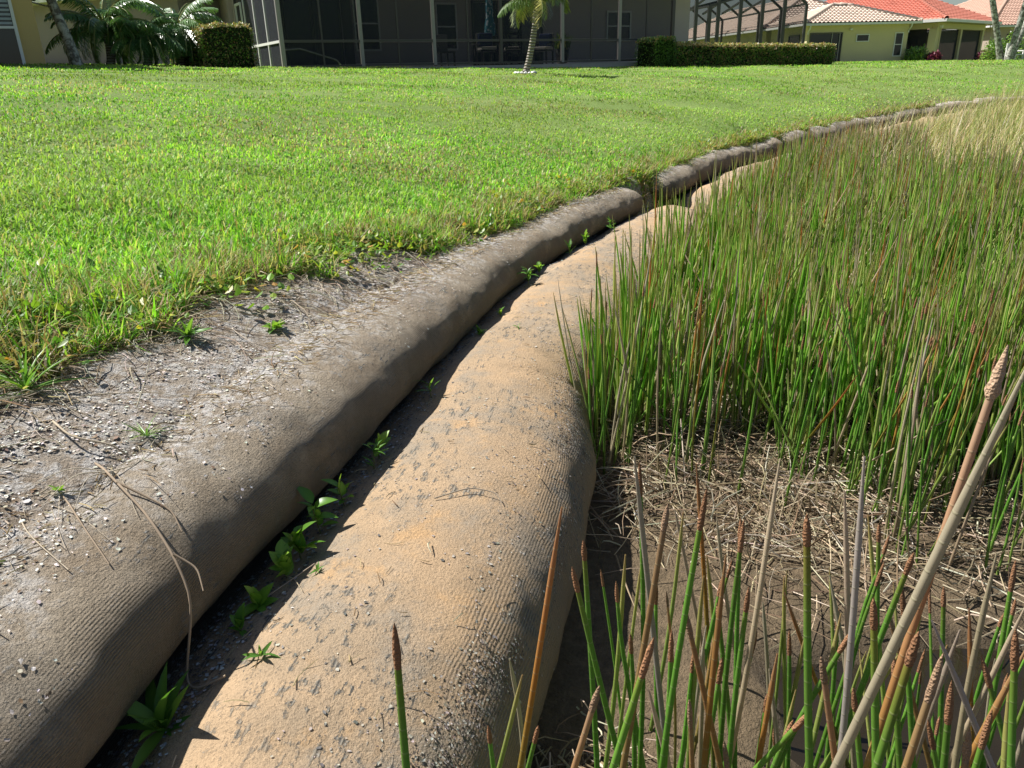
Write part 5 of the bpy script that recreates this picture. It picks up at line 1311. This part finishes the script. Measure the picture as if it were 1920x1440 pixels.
tz = gz(-17.5, 33) - .05  # added tree, crown above the frame, placed to shade the mauve wall
tree('tall added tree behind the date palms, its unseen crown shading the mauve house', (-17.5, 33, tz), [(0, 0, 0), (.1, 0, 1.5), (.2, .1, 3.2), (.4, 0, 5.5)], [.28, .24, .2, .12],
     [([(.2, .1, 3.2), (1.5, -.5, 4.8), (3.0, -1, 6.4)], [.12, .08, .03]), ([(.2, .1, 3.4), (-1.2, .5, 5.0), (-2.4, .6, 6.6)], [.12, .08, .03]), ([(.3, 0, 4.2), (.6, 1.5, 5.6), (1.2, 2.8, 6.8)], [.1, .07, .03])],
     [(3.2, -1.2, 6.7, 1.7), (1.2, -.4, 7.4, 1.9), (-1.0, .4, 7.6, 1.9), (-2.6, .6, 7.0, 1.7), (1.0, 2.6, 7.2, 1.9), (3.6, 1.2, 7.4, 1.9), (2.4, 4.4, 7.4, 2.0), (.2, 4.8, 7.6, 1.9)], 11000, [((.08, .16, .035), 3), ((.13, .22, .05), 2)], .17)

# ------------------------------------------------------------ houses across the lawn
yz = 1.36
t = hip_house('house', 'pale yellow stucco house with tan barrel tile hip roof', (21.0, 58.0, yz), R(5), 7.3, 6.2, 2.45, M_yel, M_tile_tan, 20, .55)
window(t, 1.35, 1.0, 2.35, 2.0, y=0, mid=False, nm='sliding_door', frame=M_frame)
boxes('door_frame', [(1.75, -.075, 1.0, .05, .03, 2.0), (2.3, -.075, 1.0, .05, .03, 2.0)], M_post, t)
window(t, 4.0, 1.62, .95, .5, y=0, mid=False); window(t, 6.65, 1.15, .62, 1.55, y=0)
for xx in (-.1, 7.15): limb('downspout', [(xx, -.6, 2.46), (xx + .02, -.5, 2.25), (xx + .1, -.08, 2.05), (xx + .1, -.08, 1.9)], [.05, .05, .05, .05], M_white, t, 6)
boxes('flood_light', [(3.05, -.12, 2.18, .16, .2, .12)], M_white, t)
for yy in (2.0,): window(t, yy, 1.35, 1.8, 1.2, y=0, side='left', mid=False, frame=M_frame)
hip_house('house', 'long tan tile roofed main wing of the yellow house behind its projecting front', (20.2, 64.6, yz), R(5), 9.6, 26, 2.45, M_yel, M_tile_tan, 25, .55)
# screen cage on its side
kz = 1.38
cg = thing('pool_cage', 'bronze framed screen cage standing beside the yellow house', 'screen cage', (20.2, 56.5, kz), R(5))
for j in range(6):
    yy = j * 4.0
    boxes('post', [(0, yy, 1.85, .16, .16, 3.7)], M_frame, cg); boxes('post', [(-6.6 - .25 * j, yy, 1.85, .22, .22, 3.7)], M_frame, cg)
    bar('roof_beam', (0, yy, 3.7), (-1.6, yy, 4.9), .14, M_frame, cg); bar('roof_beam', (-1.6, yy, 4.9), (-6.6 - .25 * j, yy, 3.7), .14, M_frame, cg)
for j in range(1, 7): boxes('post', [(-1.5 * j, 0, 2.6, .2, .2, 5.2)], M_frame, cg)
for j in range(6): bar('roof_beam', (-1.5 * j - .75, .1, 5.2), (-1.5 * j - 1.4, 8, 3.7), .12, M_frame, cg)
boxes('rail', [(0, 10, 3.7, .12, 19.8, .12)], M_frame, cg); boxes('rail', [(-4.5, -.002, 5.2, 9.1, .14, .14)], M_frame, cg); boxes('rail', [(-4.5, -.002, .8, 9.0, .1, .1)], M_frame, cg)
bar('rail', (-6.6, 0, 3.7), (-7.85, 20, 3.7), .12, M_frame, cg)
for j in range(6): link('screen_panel', panel((-1.5 * j - .11, 0, .9), (-1.28, 0, 0), (0, 0, 4.2)), M_screen, cg)
# coral roofed house
rz0 = 1.10
t = thing('house', 'house with coral red tile roof over a dark screened corner porch', 'house', (33.0, 64.0, rz0), R(42))
H = 3.05; o_ = .9
roof_plane('roof', (-o_, -o_, H + .1), (11, -o_, H + .1), (0, .9, .40), 7.5, 6.8, 6.8, M_tile_red, t); roof_plane('roof', (-o_, 16, H + .1), (-o_, -o_, H + .1), (.9, 0, .40), 7.5, 6.8, 6.8, M_tile_red, t)
ridge('ridge_tiles', (-o_, -o_, H + .16), (5.9, 5.9, H + 3.2), M_tile_red, t, .16)
boxes('fascia', [(5.0, -o_ - .02, H + .04, 12.0, .1, .2)], M_white, t); boxes('fascia', [(-o_ - .02, 7.5, H + .04, .1, 17, .2)], M_white, t)
boxes('soffit', [(5.0, 7.5, H - .02, 11.8, 16.8, .06)], M_cream, t)
boxes('beam', [(5.2, .2, H - .27, 10.2, .4, .40)], M_yel, t); boxes('beam', [(.2, 8.0, H - .27, .4, 15.2, .40)], M_yel, t)
boxes('column', [(.25, .25, (H - .5) / 2, .55, .55, H - .44)], M_yel, t); boxes('column', [(.95, .2, (H - .5) / 2, .22, .3, H - .44)], M_yel, t)
for xx in (5.2, 10.1): boxes('column', [(xx, .2, (H - .5) / 2, .35, .35, H - .44)], M_yel, t)
for yy in (7.0, 15.4): boxes('column', [(.2, yy, (H - .5) / 2, .35, .35, H - .44)], M_yel, t)
boxes('wall', [(6, 5.0, H / 2, 9.4, .3, H - .1)], M_pink, t); boxes('wall', [(4.0, 10.2, H / 2, .3, 10, H - .1)], M_pink, t); boxes('wall', [(10.5, 10, H / 2, .3, 9.6, H - .1)], M_pink, t)
for xx in (6.6, 8.2): window(t, xx, 1.4, 1.3, 1.9, y=4.84, mid=False, frame=M_frame)
for x0, x1 in ((1.12, 5.0), (5.42, 9.9)): link('screen_panel', panel((x0, .2, .02), (x1 - x0, 0, 0), (0, 0, H - .52)), M_screen2, t)
for y0, y1 in ((.58, 6.8), (7.2, 15.2)): link('screen_panel', panel((.2, y0, .02), (0, y1 - y0, 0), (0, 0, H - .52)), M_screen2, t)
boxes('flood_light', [(.5, -.12, H - .35, .22, .2, .2)], M_white, t)
boxes('patio_slab', [(5, 8, -.12, 10.4, 16.2, .22)], M_slab, t)
# third house
t = hip_house('house', 'grey pink house with faded pink tile roof behind the slender palms', (43.0, 74.0, 1.1), R(8), 16, 16, 2.9, M_pink, M_tile_pink, 24, .6)
window(t, 2.4, 1.7, 1.6, 1.3, y=0, mid=False, frame=M_frame); window(t, 6.4, 1.6, 1.4, 1.4, y=0, mid=False, frame=M_frame)

hip_house('house', 'mauve house with orange tile roof seen between the leaning tree and ochre house', (-21.5, 34.2, 1.75), R(-25), 11.5, 10, 2.35, stucco('dark_mauve_stucco', (.27, .235, .245)), M_tile_or, 20, .6)

# shrubs and slender trees by the far houses
def shrub(label, loc, rx, rz, n, pal, leaf=.09, cat='shrub'):
    t = thing('shrub', label, cat, loc, 0)
    v = rng.normal(size=(n, 3)); v /= np.linalg.norm(v, axis=1, keepdims=True); v[:, 2] = np.abs(v[:, 2])
    lob = .82 + .35 * fbm(np.arctan2(v[:, 1], v[:, 0]) * 1.5 + 9, v[:, 2] * 3, 700, 3)
    P = v * (rng.random((n, 1)) ** .3) * lob[:, None] * np.array([rx, rx, rz])
    V, Fc, C = leaf_cloud(P, rng.uniform(.6, 1.3, n) * leaf, (-.6, 1.2), pick(n, pal)); link('foliage', mesh_np('foliage', V, Fc, C), M_hleaf, t)
    for i in range(4): limb('stem', [(0, 0, -.05), (rng.normal(0, .1) * rx, rng.normal(0, .1) * rx, rz * .3), (rng.normal(0, .35) * rx, rng.normal(0, .35) * rx, rz * .7)], [.03, .02, .01], M_bark, t, 5)
    return t
BR = [((.16, .30, .05), 3), ((.28, .42, .08), 3), ((.09, .18, .03), 2)]
RD = [((.16, .02, .06), 3), ((.26, .05, .09), 2), ((.08, .02, .04), 2)]
for lb, x_, y_, rx, rz_, pl in (('rounded bright green shrub beside the yellow house', 28.9, 58.2, .95, 1.15, BR), ('dark red cordyline in front of the bright green shrub', 29.7, 57.4, .55, .75, RD), ('dark red cordyline before the coral roofed porch', 36.4, 62.6, .8, 1.0, RD),
        ('bushy green shrub between the slender palms', 33.7, 57.2, .8, 1.7, BR), ('green shrub crowding the white garden chair', 35.4, 57.4, 1.2, 2.3, BR)):
    shrub(lb, (x_, y_, gz(x_, y_) - .02), rx, rz_, 1900, pl, .13)
for lb, (x_, y_), (tx, ty), hh_ in (('slender grey palm leaning toward the coral roofed house', (33.0, 55.0), (30.6, 55), 6.5), ('slender grey palm in the pair, straight and leaning away from the porch', (33.1, 54.5), (33.9, 54.5), 7.0), ('slender grey palm in the pair, nearer the white garden chair', (33.6, 55.2), (35.2, 55.2), 6.2)):
    zb = gz(x_, y_) - .05
    palm(lb, (x_, y_, zb), (tx, ty, zb + hh_), .20, .14, 14, 1.9, [(.08, .14, .04), (.11, .18, .05)], (1.5, 2.8), 'slender_palm', .5, M_lich, 'slender palms by the far houses', 24)
ch = thing('garden_chair', 'white garden chair under the green shrub by the slender palms', 'chair', (34.15, 55.6, gz(34.15, 55.6) - .01), R(20))
for sx in (-.35, .35):
    for sy in (-.35, .35): boxes('leg', [(sx, sy, .25, .07, .07, .5)], M_white, ch)
    boxes('armrest', [(sx, 0, .72, .08, .75, .06)], M_white, ch); boxes('arm_post', [(sx, -.34, .6, .06, .06, .2)], M_white, ch)
boxes('seat', [(0, 0, .48, .76, .76, .06)], M_white, ch); boxes('backrest', [(0, .37, .85, .76, .06, .7)], M_white, ch)
